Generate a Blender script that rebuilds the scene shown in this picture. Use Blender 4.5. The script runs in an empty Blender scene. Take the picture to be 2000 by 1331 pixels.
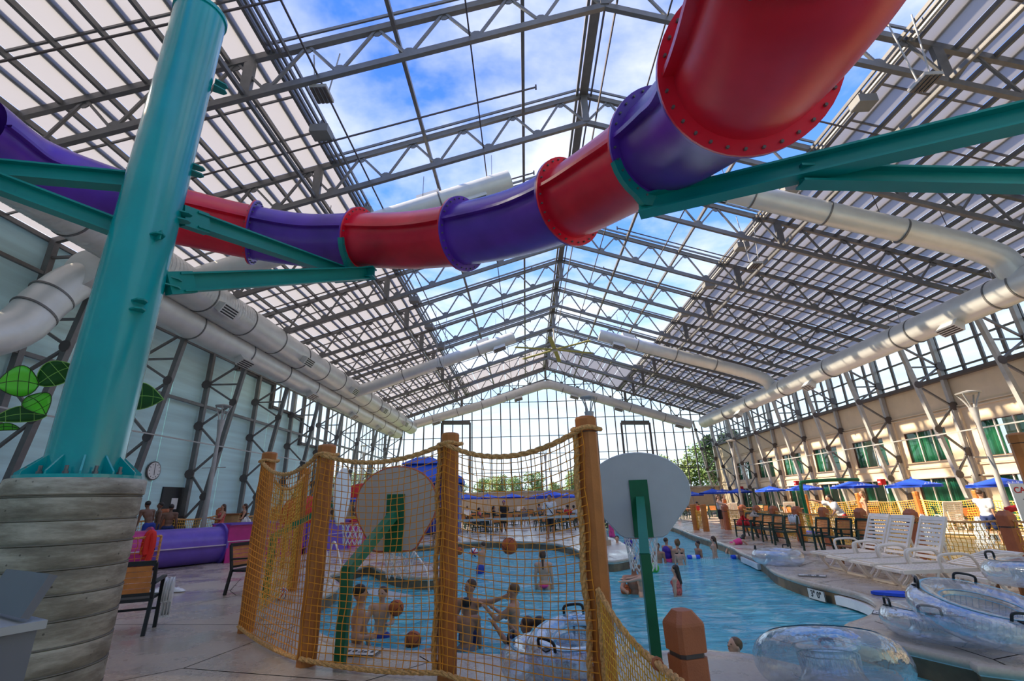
import bpy, bmesh, math, random
from math import sin, cos, pi, radians as rad
from mathutils import Vector as V, Matrix as M, noise as mnoise
random.seed(7)
C = bpy.context.scene.collection
sc = bpy.context.scene
# ---------------------------------------------------------------- camera
F = 915.0; CX = 1000.0; CY = 665.5
def cray(px, py): return V(((px-CX)/F, -(py-CY)/F, -1.0))
Zc = cray(920, -2000).normalized()
Yc = cray(1028, 978); Yc = (Yc - Zc*Yc.dot(Zc)).normalized()
Xc = Yc.cross(Zc)
R = M((Xc, Yc, Zc))
EYE = V((0, 0, 1.65))
cam_d = bpy.data.cameras.new('camera'); cam = bpy.data.objects.new('camera', cam_d); C.objects.link(cam)
cam.matrix_world = M.Translation(EYE) @ R.to_4x4()
cam_d.sensor_fit = 'HORIZONTAL'; cam_d.sensor_width = 36.0; cam_d.lens = F/2000*36.0
cam_d.clip_start = 0.05; cam_d.clip_end = 600
sc.camera = cam
# survey helpers: read a point of the real place from the calibrated photograph
def dirw(px, py): return R @ cray(px, py)
def G(px, py, z=0.0):
    d = dirw(px, py); t = (z-EYE.z)/d.z; p = EYE + d*t; return V((p.x, p.y, z))
def AY(px, py, y):
    d = dirw(px, py); return EYE + d*(y/d.y)
def AX(px, py, x):
    d = dirw(px, py); return EYE + d*(x/d.x)
def AD(px, py, D): return EYE + dirw(px, py)*D
# ---------------------------------------------------------------- world
sc.view_settings.view_transform = 'Standard'; sc.view_settings.look = 'None'
sc.view_settings.gamma = 1.0; sc.view_settings.use_curve_mapping = False
sc.view_settings.exposure = 1.27
w = bpy.data.worlds.new('sky'); sc.world = w; w.use_nodes = True
nt = w.node_tree; nt.nodes.clear()
def N(tree, typ, **k):
    n = tree.nodes.new(typ)
    for a, b in k.items():
        if a.startswith('i_'):
            key = a[2:]
            key = int(key) if key.isdigit() else key.replace('_', ' ')
            n.inputs[key].default_value = b
        else: setattr(n, a, b)
    return n
tc = N(nt, 'ShaderNodeTexCoord'); sx = N(nt, 'ShaderNodeSeparateXYZ')
nt.links.new(tc.outputs['Generated'], sx.inputs[0])
mx = N(nt, 'ShaderNodeMath', operation='MAXIMUM', i_1=0.06); nt.links.new(sx.outputs[2], mx.inputs[0])
def div(o):
    d = N(nt, 'ShaderNodeMath', operation='DIVIDE'); nt.links.new(o, d.inputs[0]); nt.links.new(mx.outputs[0], d.inputs[1]); return d.outputs[0]
cb = N(nt, 'ShaderNodeCombineXYZ'); nt.links.new(div(sx.outputs[0]), cb.inputs[0]); nt.links.new(div(sx.outputs[1]), cb.inputs[1])
ns = N(nt, 'ShaderNodeTexNoise', i_Scale=1.15, i_Detail=7.0, i_Roughness=0.56); nt.links.new(cb.outputs[0], ns.inputs['Vector'])
ns.inputs['Distortion'].default_value = 0.15
cr = N(nt, 'ShaderNodeValToRGB'); nt.links.new(ns.outputs['Fac'], cr.inputs[0])
cr.color_ramp.elements[0].position = 0.42; cr.color_ramp.elements[0].color = (0, 0, 0, 1)
cr.color_ramp.elements[1].position = 0.65; cr.color_ramp.elements[1].color = (1, 1, 1, 1)
gr = N(nt, 'ShaderNodeValToRGB'); nt.links.new(sx.outputs[2], gr.inputs[0])
e = gr.color_ramp.elements; e[0].position = 0.0; e[0].color = (0.76, 0.82, 0.88, 1)
e[1].position = 0.75; e[1].color = (0.05, 0.16, 0.60, 1)
n_ = e.new(0.22); n_.color = (0.48, 0.66, 0.90, 1); n_ = e.new(0.5); n_.color = (0.11, 0.27, 0.70, 1)
mc = N(nt, 'ShaderNodeMixRGB'); nt.links.new(cr.outputs[0], mc.inputs[0]); nt.links.new(gr.outputs[0], mc.inputs[1])
mc.inputs[2].default_value = (0.66, 0.67, 0.71, 1)
bg = N(nt, 'ShaderNodeBackground', i_Strength=0.80); nt.links.new(mc.outputs[0], bg.inputs[0])
wo = N(nt, 'ShaderNodeOutputWorld'); nt.links.new(bg.outputs[0], wo.inputs[0])
sun_d = bpy.data.lights.new('sun', 'SUN'); sun = bpy.data.objects.new('sun', sun_d); C.objects.link(sun)
sun_d.energy = 5.0; sun_d.angle = rad(1.2); sun_d.color = (1.0, 0.84, 0.62)
SUN = V((0.76, -0.12, -0.60)).normalized()
sun.rotation_euler = SUN.to_track_quat('-Z', 'Y').to_euler(); sun.location = (-60, 20, 60)
cy = sc.cycles
cy.use_denoising = True; cy.max_bounces = 7; cy.transparent_max_bounces = 24; cy.diffuse_bounces = 5
cy.glossy_bounces = 3; cy.transmission_bounces = 5; cy.caustics_reflective = False; cy.caustics_refractive = False
cy.sample_clamp_indirect = 6.0
# ---------------------------------------------------------------- materials
MATS = {}
def mat(name, col, rough=0.5, metal=0.0, var=0.0, vscale=4.0, bump=0.0, bscale=40.0, spec=0.5, emit=None, stretch=None, coat=0.0):
    if name in MATS: return MATS[name]
    m = bpy.data.materials.new(name); m.use_nodes = True; t = m.node_tree
    b = t.nodes['Principled BSDF']
    b.inputs['Base Color'].default_value = (*col, 1); b.inputs['Roughness'].default_value = rough
    b.inputs['Metallic'].default_value = metal; b.inputs['Specular IOR Level'].default_value = spec
    if coat: b.inputs['Coat Weight'].default_value = coat; b.inputs['Coat Roughness'].default_value = 0.15
    co = N(t, 'ShaderNodeTexCoord')
    src = co.outputs['Object']
    if stretch:
        mp = N(t, 'ShaderNodeMapping'); mp.inputs['Scale'].default_value = stretch
        t.links.new(src, mp.inputs[0]); src = mp.outputs[0]
    if var or True:
        v = var or 0.05
        n = N(t, 'ShaderNodeTexNoise', i_Scale=vscale, i_Detail=5.0); t.links.new(src, n.inputs['Vector'])
        r = N(t, 'ShaderNodeValToRGB'); t.links.new(n.outputs['Fac'], r.inputs[0])
        r.color_ramp.elements[0].position = 0.3; r.color_ramp.elements[1].position = 0.7
        r.color_ramp.elements[0].color = (*[max(0, c*(1-v)) for c in col], 1)
        r.color_ramp.elements[1].color = (*[min(1, c*(1+v)) for c in col], 1)
        t.links.new(r.outputs[0], b.inputs['Base Color'])
    if bump:
        n = N(t, 'ShaderNodeTexNoise', i_Scale=bscale, i_Detail=4.0); t.links.new(src, n.inputs['Vector'])
        bp = N(t, 'ShaderNodeBump', i_Strength=bump, i_Distance=0.02); t.links.new(n.outputs['Fac'], bp.inputs['Height'])
        t.links.new(bp.outputs[0], b.inputs['Normal'])
    if emit:
        b.inputs['Emission Color'].default_value = (*emit[:3], 1); b.inputs['Emission Strength'].default_value = emit[3]
    MATS[name] = m; return m
def mix_mat(name, build):
    if name in MATS: return MATS[name]
    m = bpy.data.materials.new(name); m.use_nodes = True; t = m.node_tree; t.nodes.clear()
    o = N(t, 'ShaderNodeOutputMaterial'); t.links.new(build(t), o.inputs[0]); MATS[name] = m; return m
def b_glass(tint, gl):
    def f(t):
        tr = N(t, 'ShaderNodeBsdfTransparent'); tr.inputs[0].default_value = (*tint, 1)
        g = N(t, 'ShaderNodeBsdfGlossy', i_Roughness=0.02); g.inputs[0].default_value = (1, 1, 1, 1)
        fr = N(t, 'ShaderNodeFresnel', i_IOR=1.35)
        mu = N(t, 'ShaderNodeMath', operation='MULTIPLY', i_1=gl); t.links.new(fr.outputs[0], mu.inputs[0])
        ge = N(t, 'ShaderNodeNewGeometry'); iv = N(t, 'ShaderNodeMath', operation='SUBTRACT', i_0=1.0); t.links.new(ge.outputs['Backfacing'], iv.inputs[1])
        m9 = N(t, 'ShaderNodeMath', operation='MULTIPLY', use_clamp=True); t.links.new(mu.outputs[0], m9.inputs[0]); t.links.new(iv.outputs[0], m9.inputs[1]); mu = m9
        mi = N(t, 'ShaderNodeMixShader'); t.links.new(mu.outputs[0], mi.inputs[0]); t.links.new(tr.outputs[0], mi.inputs[1]); t.links.new(g.outputs[0], mi.inputs[2])
        return mi.outputs[0]
    return f
GLASS = mix_mat('wall_glass', b_glass((0.93, 0.97, 0.98), 0.8))
def b_poly(t):
    tr = N(t, 'ShaderNodeBsdfTransparent'); tr.inputs[0].default_value = (0.8, 0.84, 0.9, 1)
    tl = N(t, 'ShaderNodeBsdfTranslucent'); tl.inputs[0].default_value = (0.46, 0.45, 0.46, 1)
    df = N(t, 'ShaderNodeBsdfDiffuse'); df.inputs[0].default_value = (0.8, 0.8, 0.84, 1)
    m1 = N(t, 'ShaderNodeMixShader', i_0=0.2); t.links.new(tl.outputs[0], m1.inputs[1]); t.links.new(df.outputs[0], m1.inputs[2])
    m2 = N(t, 'ShaderNodeMixShader', i_0=0.18); t.links.new(m1.outputs[0], m2.inputs[1]); t.links.new(tr.outputs[0], m2.inputs[2])
    return m2.outputs[0]
POLY = mix_mat('polycarbonate', b_poly)
def b_water(t):
    co = N(t, 'ShaderNodeTexCoord')
    mp = N(t, 'ShaderNodeMapping'); mp.inputs['Scale'].default_value = (1.0, 1.9, 1.0); t.links.new(co.outputs['Object'], mp.inputs[0])
    n1 = N(t, 'ShaderNodeTexNoise', i_Scale=2.3, i_Detail=6.0, i_Roughness=0.62); n1.inputs['Distortion'].default_value = 0.9; t.links.new(mp.outputs[0], n1.inputs['Vector'])
    n2 = N(t, 'ShaderNodeTexNoise', i_Scale=0.5, i_Detail=3.0); t.links.new(co.outputs['Object'], n2.inputs['Vector'])
    bp = N(t, 'ShaderNodeBump', i_Strength=1.0, i_Distance=0.14); t.links.new(n1.outputs['Fac'], bp.inputs['Height'])
    r = N(t, 'ShaderNodeValToRGB'); t.links.new(n1.outputs['Fac'], r.inputs[0])
    el = r.color_ramp.elements
    el[0].position = 0.30; el[0].color = (0.03, 0.42, 0.58, 1); el[1].position = 0.66; el[1].color = (0.65, 0.93, 1.0, 1)  # pale end of the ramp paints wave highlights into the water colour
    q = el.new(0.5); q.color = (0.15, 0.74, 0.93, 1)
    r2 = N(t, 'ShaderNodeValToRGB'); t.links.new(n2.outputs['Fac'], r2.inputs[0])
    r2.color_ramp.elements[0].position = 0.35; r2.color_ramp.elements[0].color = (0.80, 0.98, 0.90, 1)
    r2.color_ramp.elements[1].position = 0.65; r2.color_ramp.elements[1].color = (1, 1, 1, 1)
    mm = N(t, 'ShaderNodeMixRGB', blend_type='MULTIPLY', i_0=1.0); t.links.new(r.outputs[0], mm.inputs[1]); t.links.new(r2.outputs[0], mm.inputs[2])
    p = N(t, 'ShaderNodeBsdfPrincipled', i_Roughness=0.07); t.links.new(mm.outputs[0], p.inputs['Base Color']); t.links.new(bp.outputs[0], p.inputs['Normal'])
    tr = N(t, 'ShaderNodeBsdfTransparent'); tr.inputs[0].default_value = (0.45, 0.85, 0.95, 1)
    mi = N(t, 'ShaderNodeMixShader', i_0=0.16); t.links.new(p.outputs[0], mi.inputs[1]); t.links.new(tr.outputs[0], mi.inputs[2])
    return mi.outputs[0]
WATER = mix_mat('pool_water', b_water)
def b_deck(t):
    co = N(t, 'ShaderNodeTexCoord')
    n1 = N(t, 'ShaderNodeTexNoise', i_Scale=0.8, i_Detail=9.0, i_Roughness=0.68); t.links.new(co.outputs['Object'], n1.inputs['Vector'])
    n2 = N(t, 'ShaderNodeTexNoise', i_Scale=26.0, i_Detail=5.0, i_Roughness=0.7); t.links.new(co.outputs['Object'], n2.inputs['Vector'])
    r = N(t, 'ShaderNodeValToRGB'); t.links.new(n1.outputs['Fac'], r.inputs[0]); el = r.color_ramp.elements
    el[0].position = 0.28; el[0].color = (0.43, 0.345, 0.265, 1); el[1].position = 0.68; el[1].color = (0.60, 0.50, 0.40, 1)
    mm = N(t, 'ShaderNodeMixRGB', blend_type='OVERLAY', i_0=0.35); t.links.new(r.outputs[0], mm.inputs[1]); t.links.new(n2.outputs['Fac'], mm.inputs[2])
    rr = N(t, 'ShaderNodeMapRange', i_1=0.38, i_2=0.60, i_3=0.10, i_4=0.45); t.links.new(n1.outputs['Fac'], rr.inputs[0])
    bp = N(t, 'ShaderNodeBump', i_Strength=0.12, i_Distance=0.01); t.links.new(n2.outputs['Fac'], bp.inputs['Height'])
    p = N(t, 'ShaderNodeBsdfPrincipled'); t.links.new(mm.outputs[0], p.inputs['Base Color']); t.links.new(rr.outputs[0], p.inputs['Roughness']); t.links.new(bp.outputs[0], p.inputs['Normal'])
    return p.outputs[0]
DECK = mix_mat('wet_concrete_deck', b_deck)
def b_pier(t):
    co = N(t, 'ShaderNodeTexCoord')
    mp = N(t, 'ShaderNodeMapping'); mp.inputs['Scale'].default_value = (1.2, 1.2, 5.0); t.links.new(co.outputs['Object'], mp.inputs[0])
    n1 = N(t, 'ShaderNodeTexNoise', i_Scale=1.6, i_Detail=8.0, i_Roughness=0.65); t.links.new(mp.outputs[0], n1.inputs['Vector'])
    r = N(t, 'ShaderNodeValToRGB'); t.links.new(n1.outputs['Fac'], r.inputs[0]); el = r.color_ramp.elements
    el[0].position = 0.3; el[0].color = (0.15, 0.13, 0.10, 1); el[1].position = 0.68; el[1].color = (0.62, 0.58, 0.48, 1)
    q = el.new(0.46); q.color = (0.30, 0.27, 0.21, 1)
    vo = N(t, 'ShaderNodeTexVoronoi', i_Scale=9.0); t.links.new(co.outputs['Object'], vo.inputs['Vector'])
    rv = N(t, 'ShaderNodeValToRGB'); t.links.new(vo.outputs['Distance'], rv.inputs[0])
    rv.color_ramp.elements[0].position = 0.05; rv.color_ramp.elements[0].color = (0.25, 0.25, 0.25, 1); rv.color_ramp.elements[1].position = 0.09; rv.color_ramp.elements[1].color = (1, 1, 1, 1)
    mm = N(t, 'ShaderNodeMixRGB', blend_type='MULTIPLY', i_0=0.8); t.links.new(r.outputs[0], mm.inputs[1]); t.links.new(rv.outputs[0], mm.inputs[2])
    bp = N(t, 'ShaderNodeBump', i_Strength=0.5, i_Distance=0.02); t.links.new(n1.outputs['Fac'], bp.inputs['Height'])
    p = N(t, 'ShaderNodeBsdfPrincipled', i_Roughness=0.75); t.links.new(mm.outputs[0], p.inputs['Base Color']); t.links.new(bp.outputs[0], p.inputs['Normal'])
    return p.outputs[0]
PIER = mix_mat('poured_concrete', b_pier)
def b_vinyl(t):
    lw = N(t, 'ShaderNodeLayerWeight', i_Blend=0.30)
    tr = N(t, 'ShaderNodeBsdfTransparent'); tr.inputs[0].default_value = (0.86, 0.91, 0.96, 1)
    g = N(t, 'ShaderNodeBsdfGlossy', i_Roughness=0.10); g.inputs[0].default_value = (0.95, 0.97, 1, 1)
    d = N(t, 'ShaderNodeBsdfDiffuse'); d.inputs[0].default_value = (0.62, 0.72, 0.80, 1)
    m1 = N(t, 'ShaderNodeMixShader', i_0=0.16); t.links.new(tr.outputs[0], m1.inputs[1]); t.links.new(d.outputs[0], m1.inputs[2])
    mr = N(t, 'ShaderNodeMapRange', i_3=0.10, i_4=0.85); t.links.new(lw.outputs['Facing'], mr.inputs[0])
    co = N(t, 'ShaderNodeTexCoord'); n = N(t, 'ShaderNodeTexNoise', i_Scale=9.0, i_Detail=3.0); t.links.new(co.outputs['Object'], n.inputs['Vector'])
    bp = N(t, 'ShaderNodeBump', i_Strength=0.6, i_Distance=0.03); t.links.new(n.outputs['Fac'], bp.inputs['Height']); t.links.new(bp.outputs[0], g.inputs['Normal'])
    m2 = N(t, 'ShaderNodeMixShader'); t.links.new(mr.outputs[0], m2.inputs[0]); t.links.new(m1.outputs[0], m2.inputs[1]); t.links.new(g.outputs[0], m2.inputs[2])
    return m2.outputs[0]
VINYL = mix_mat('clear_vinyl', b_vinyl)
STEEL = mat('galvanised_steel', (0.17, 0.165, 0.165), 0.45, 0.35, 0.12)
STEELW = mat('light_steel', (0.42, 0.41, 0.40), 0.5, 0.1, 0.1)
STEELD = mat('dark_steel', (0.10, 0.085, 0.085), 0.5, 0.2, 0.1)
DUCT = mat('duct_metal', (0.66, 0.665, 0.65), 0.38, 0.25, 0.06, 2.0)
TEAL = mat('teal_paint', (0.0, 0.36, 0.37), 0.22, 0.0, 0.10, 1.5, coat=0.5)
TEALB = mat('teal_beam_paint', (0.0, 0.27, 0.24), 0.35, 0.0, 0.08, 2.0)
RED = mat('red_fibreglass', (0.78, 0.014, 0.04), 0.26, 0.0, 0.25, 1.2, bump=0.08, bscale=300)
PUR = mat('purple_fibreglass', (0.13, 0.035, 0.38), 0.26, 0.0, 0.3, 1.2, bump=0.08, bscale=300)
MAG = mat('magenta_fibreglass', (0.50, 0.02, 0.22), 0.3, 0.0, 0.1)
VIO = mat('violet_fibreglass', (0.16, 0.09, 0.50), 0.3, 0.0, 0.1)
WOODP = mat('orange_brown_post', (0.50, 0.17, 0.035), 0.45, 0.0, 0.15, 6.0, bump=0.15, bscale=60)
WOODC = mat('red_brown_cap', (0.44, 0.13, 0.05), 0.5, 0.0, 0.12, 6.0, bump=0.2, bscale=90)
ROPE = mat('manila_rope', (0.74, 0.40, 0.14), 0.8, 0.0, 0.35, 40.0, bump=0.6, bscale=120)
NET = mat('orange_net_cord', (0.80, 0.30, 0.02), 0.7, 0.0, 0.2, 10)
NETY = mat('yellow_net_cord', (0.82, 0.46, 0.05), 0.7, 0.0, 0.2, 10)
BRDG = mat('grey_board', (0.52, 0.53, 0.56), 0.55, 0.0, 0.04)
BRDT = mat('taupe_board', (0.52, 0.46, 0.42), 0.55, 0.0, 0.04)
GRN = mat('green_paint', (0.0, 0.125, 0.045), 0.35, 0.0, 0.15)
WHITE = mat('white_plastic', (0.88, 0.78, 0.66), 0.4, 0.0, 0.05)
WHT = mat('white', (0.8, 0.8, 0.8), 0.6)
BLACK = mat('black_plastic', (0.012, 0.012, 0.014), 0.45)
BLUE = mat('blue_canvas', (0.015, 0.09, 0.70), 0.6, 0.0, 0.12, 6)
CREAM = mat('cream_stucco', (0.74, 0.60, 0.42), 0.85, 0.0, 0.05, 1.5, bump=0.2, bscale=80)
SKYW = mat('pale_blue_wall', (0.56, 0.83, 0.87), 0.7, 0.0, 0.12, 0.6, stretch=(1, 0.3, 6))
TAN = mat('tan_wall', (0.50, 0.39, 0.29), 0.8, 0.0, 0.06)
CGRN = mat('dark_green_frame', (0.012, 0.045, 0.035), 0.4)
CORG = mat('orange_wood_slat', (0.68, 0.24, 0.06), 0.5, 0.0, 0.15, 8.0)
REDC = mat('red_cloth', (0.60, 0.015, 0.02), 0.7, 0.0, 0.15)
STONE = mat('tan_pool_stone', (0.52, 0.34, 0.15), 0.5, 0.0, 0.25, 2.0)
FACE = mat('brown_pool_tile', (0.19, 0.13, 0.075), 0.5, 0.0, 0.5, 2.5)
# ---------------------------------------------------------------- mesh builder
class MB:
    def __init__(s): s.v = []; s.f = []
    def add(s, vs, fs):
        o = len(s.v); s.v += [tuple(x) for x in vs]; s.f += [tuple(i+o for i in f) for f in fs]
    def box(s, c, d, m=None):
        x, y, z = d[0]/2, d[1]/2, d[2]/2; c = V(c)
        vs = [V((a*x, b*y, e*z)) for a in (-1, 1) for b in (-1, 1) for e in (-1, 1)]
        if m is not None: vs = [m @ q for q in vs]
        s.add([c+q for q in vs], [(0, 1, 3, 2), (4, 6, 7, 5), (0, 4, 5, 1), (2, 3, 7, 6), (0, 2, 6, 4), (1, 5, 7, 3)])
        return s
    def bar(s, a, b, w_, h_=None, up=(0, 0, 1)):
        a = V(a); b = V(b); h_ = h_ or w_; d = b-a
        if d.length < 1e-6: return s
        z = d.normalized(); u = V(up)
        if abs(z.dot(u)) > 0.98: u = V((0, 1, 0))
        x = z.cross(u).normalized(); y = x.cross(z)
        vs = []
        for p in (a, b):
            for i, j in ((-1, -1), (1, -1), (1, 1), (-1, 1)): vs.append(p + x*(i*w_/2) + y*(j*h_/2))
        s.add(vs, [(0, 3, 2, 1), (4, 5, 6, 7), (0, 1, 5, 4), (1, 2, 6, 5), (2, 3, 7, 6), (3, 0, 4, 7)])
        return s
    def ibeam(s, a, b, w_, h_, t=0.02, up=(0, 0, 1)):
        a = V(a); b = V(b); z = (b-a).normalized(); x = z.cross(V(up)).normalized(); y = x.cross(z)
        s.bar(a+y*(h_/2), b+y*(h_/2), w_, t, up); s.bar(a-y*(h_/2), b-y*(h_/2), w_, t, up); s.bar(a, b, t, h_, up)
        return s
    def tube(s, pts, r, n=8, closed=False, cap=True, ry=None):
        pts = [V(p) for p in pts]; L = len(pts); rs = r if isinstance(r, (list, tuple)) else [r]*L
        t0 = (pts[1]-pts[0]).normalized(); u = V((0, 0, 1)) if abs(t0.z) < 0.9 else V((1, 0, 0))
        x = t0.cross(u).normalized(); vs = []
        for i, p in enumerate(pts):
            if closed: t = (pts[(i+1) % L]-pts[i-1]).normalized()
            else: t = (pts[min(i+1, L-1)]-pts[max(i-1, 0)]).normalized()
            x = (x - t*x.dot(t)).normalized(); y = t.cross(x)
            for k in range(n):
                a = 2*pi*k/n; vs.append(p + x*(cos(a)*rs[i]) + y*(sin(a)*(rs[i] if ry is None else ry)))
        fs = []
        for i in range(L if closed else L-1):
            j = (i+1) % L
            for k in range(n): fs.append((i*n+k, i*n+(k+1) % n, j*n+(k+1) % n, j*n+k))
        if cap and not closed: fs.append(tuple(range(n-1, -1, -1))); fs.append(tuple((L-1)*n+k for k in range(n)))
        s.add(vs, fs); return s
    def lathe(s, prof, n=16, c=(0, 0, 0), m=None):
        vs = []; c = V(c)
        for r, z in prof:
            for k in range(n):
                a = 2*pi*k/n; q = V((r*cos(a), r*sin(a), z))
                if m is not None: q = m @ q
                vs.append(c+q)
        fs = []
        for i in range(len(prof)-1):
            for k in range(n): fs.append((i*n+k, i*n+(k+1) % n, (i+1)*n+(k+1) % n, (i+1)*n+k))
        fs.append(tuple(range(n-1, -1, -1))); fs.append(tuple((len(prof)-1)*n+k for k in range(n)))
        s.add(vs, fs); return s
    def ell(s, c, r, m=None, nu=12, nv=8):
        c = V(c); vs = []; fs = []
        for i in range(1, nv):
            th = pi*i/nv
            for k in range(nu):
                a = 2*pi*k/nu; q = V((r[0]*sin(th)*cos(a), r[1]*sin(th)*sin(a), r[2]*cos(th)))
                if m is not None: q = m @ q
                vs.append(c+q)
        t = V((0, 0, r[2])); b = V((0, 0, -r[2]))
        if m is not None: t = m @ t; b = m @ b
        vs += [c+t, c+b]; T = len(vs)-2; B = T+1
        for i in range(nv-2):
            for k in range(nu): fs.append((i*nu+k, (i+1)*nu+k, (i+1)*nu+(k+1) % nu, i*nu+(k+1) % nu))
        for k in range(nu):
            fs.append((T, k, (k+1) % nu)); fs.append((B, (nv-2)*nu+(k+1) % nu, (nv-2)*nu+k))
        s.add(vs, fs); return s
    def cap(s, a, b, ra, rb, n=10):
        a = V(a); b = V(b); d = b-a; L = d.length
        if L < 1e-5: return s.ell(a, (ra, ra, ra))
        z = d/L
        pts = []; rs = []
        for k in range(0, 4):
            t = pi/2*(k/3.0); pts.append(a - z*ra*cos(t)*0.999); rs.append(max(ra*sin(t), 0.12*ra))
        for k in range(0, 4):
            t = pi/2*(k/3.0); pts.append(b + z*rb*sin(t)*0.999); rs.append(max(rb*cos(t), 0.12*rb))
        return s.tube(pts, rs, n)
    def prism(s, poly, z0, z1):
        n = len(poly)
        s.add([(x, y, z0) for x, y in poly]+[(x, y, z1) for x, y in poly],
              [tuple(range(n-1, -1, -1)), tuple(range(n, 2*n))]+[(i, (i+1) % n, n+(i+1) % n, n+i) for i in range(n)]); return s
    def mesh(s, name, m, smooth=False):
        me = bpy.data.meshes.new(name); me.from_pydata(s.v, [], s.f); me.update()
        for mm in (m if isinstance(m, (list, tuple)) else [m]): me.materials.append(mm)
        if smooth:
            me.polygons.foreach_set('use_smooth', [True]*len(me.polygons))
            try: me.set_sharp_from_angle(angle=rad(40))
            except Exception: pass
        return me
    def obj(s, name, m, parent=None, smooth=False, **k):
        return link(name, s.mesh(name, m, smooth), parent, **k)
def link(name, me, parent=None, loc=None, rz=None, **k):
    o = bpy.data.objects.new(name, me); C.objects.link(o)
    if parent is not None: o.parent = parent
    if loc is not None: o.location = loc
    if rz is not None: o.rotation_euler = (0, 0, rz)
    for a, b in k.items(): o[a] = b
    return o
def thing(name, label, cat, loc=(0, 0, 0), rz=0.0, group=None):
    o = bpy.data.objects.new(name, None); C.objects.link(o); o.empty_display_size = 0.2
    o.location = loc; o.rotation_euler = (0, 0, rz); o['label'] = label; o['category'] = cat
    if group: o['group'] = group
    return o
def tag(o, label, cat, group=None):
    o['label'] = label; o['category'] = cat
    if group: o['group'] = group
    return o
def struct(name):
    o = bpy.data.objects.new(name, None); C.objects.link(o); o['kind'] = 'structure'; return o
KIDS = {}
def copy_tree(o, parent=None, allobj=None):
    c = o.copy(); C.objects.link(c); c.parent = parent
    for ch in o.children: copy_tree(ch, c)
    return c
def dup(root, loc, rz, label, group=None):
    r = copy_tree(root); r.location = loc; r.rotation_euler = (root.rotation_euler[0], root.rotation_euler[1], rz)
    if label: r['label'] = label
    if group: r['group'] = group
    return r
def text_mesh(s, size, m, name='lettering', ext=0.003, bold=0.0):
    cu = bpy.data.curves.new(name, 'FONT'); cu.body = s; cu.size = size; cu.extrude = ext; cu.align_x = 'CENTER'; cu.align_y = 'CENTER'; cu.offset = bold
    o = bpy.data.objects.new(name, cu); C.objects.link(o)
    dg = bpy.context.evaluated_depsgraph_get(); me = bpy.data.meshes.new_from_object(o.evaluated_get(dg)); bpy.data.objects.remove(o)
    me.materials.clear(); me.materials.append(m); return me
def catmull(P, n):
    P = [V(p) for p in P]; Q = [P[0]*2-P[1]]+P+[P[-1]*2-P[-2]]; out = []
    for i in range(1, len(Q)-2):
        for k in range(n):
            t = k/n; a, b, c, d = Q[i-1], Q[i], Q[i+1], Q[i+2]
            out.append(0.5*((2*b)+(c-a)*t+(2*a-5*b+4*c-d)*t*t+(3*b-a-3*c+d)*t**3))
    out.append(P[-1]); return out
# ================================================================ SETTING
Y0 = 15.3; BAY = 4.75; SK = 0.04; RX = 3.0; RZ = 17.62; SL = 0.328
XL = -17.0; XR = 23.2; EX0 = -7.1; EX1 = 12.4; K0 = -4; K1 = 9
def yk(k, x=RX): return Y0 + BAY*k + SK*(x-RX)
def rz_(x): return RZ - SL*abs(x-RX)
YE = 58.3
# ---- pool outlines (deck edge, z = 0), surveyed
def PG(lst): return [(G(a, b).x, G(a, b).y) for a, b in lst]
near = PG([(619, 1238), (640, 1247), (666, 1256), (700, 1262), (736, 1267), (781, 1272), (855, 1276), (905, 1279), (960, 1281), (1010, 1282), (1100, 1282), (1200, 1279), (1300, 1274), (1364, 1271), (1413, 1276), (1461, 1280)])
near += [(2.75, 5.45), (3.0, 4.9), (3.2, 4.2), (3.4, 3.2), (3.6, 2.2), (4.6, 1.8), (6.5, 1.6), (8.5, 2.6), (7.6, 4.0)]
right = PG([(2000, 1312), (1900, 1292), (1800, 1270), (1740, 1256), (1690, 1244), (1664, 1236), (1654, 1226), (1662, 1219), (1690, 1209), (1708, 1200), (1717, 1189), (1712, 1178), (1692, 1166), (1660, 1156), (1620, 1147), (1580, 1138), (1540, 1126), (1512, 1115), (1498, 1104), (1488, 1096), (1470, 1088), (1450, 1080), (1430, 1069), (1400, 1058), (1365, 1048), (1345, 1041), (1328, 1034)])
right += [(8.4, 30.0), (8.0, 34.0), (5.5, 36.0), (3.2, 34.0), (3.2, 28.0)]
pen = PG([(1195, 1052), (1216, 1062), (1232, 1072), (1237, 1081), (1232, 1089), (1212, 1094), (1190, 1096), (1165, 1090), (1140, 1079), (1118, 1069), (1080, 1061), (1030, 1058), (980, 1057), (930, 1058), (880, 1060), (820, 1064), (750, 1066), (722, 1070)])
leftb = PG([(712, 1076), (745, 1082), (800, 1092), (842, 1101), (858, 1110), (859, 1118), (850, 1126), (820, 1127), (780, 1123), (745, 1113), (722, 1103), (700, 1108), (672, 1117), (640, 1124), (660, 1140), (652, 1152), (628, 1164), (600, 1180), (590, 1205), (600, 1225)])
POOL = near+right+pen+leftb
ap = [(AP.x, AP.y) for AP in []]
POOL2 = [(10.4, 9.5), (13.5, 9.0), (17.5, 10.0), (18.5, 14.0), (17.0, 19.5), (14.5, 23.0), (11.6, 24.0), (10.6, 21.0), (10.3, 17.0), (10.15, 13.0)]
DX0, DX1, DY0, DY1 = -17.3, 23.4, -3.0, 59.5
def smooth_poly(P, n=3):
    out = []; L = len(P)
    for i in range(L):
        a, b, c, d = [V((*P[(i+j) % L], 0)) for j in (-1, 0, 1, 2)]
        for k in range(n):
            t = k/n; q = 0.5*((2*b)+(c-a)*t+(2*a-5*b+4*c-d)*t*t+(3*b-a-3*c+d)*t**3); out.append((q.x, q.y))
    return out
POOL = smooth_poly(POOL, 3); POOL2 = smooth_poly(POOL2, 4)
floor = struct('floor')
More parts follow.
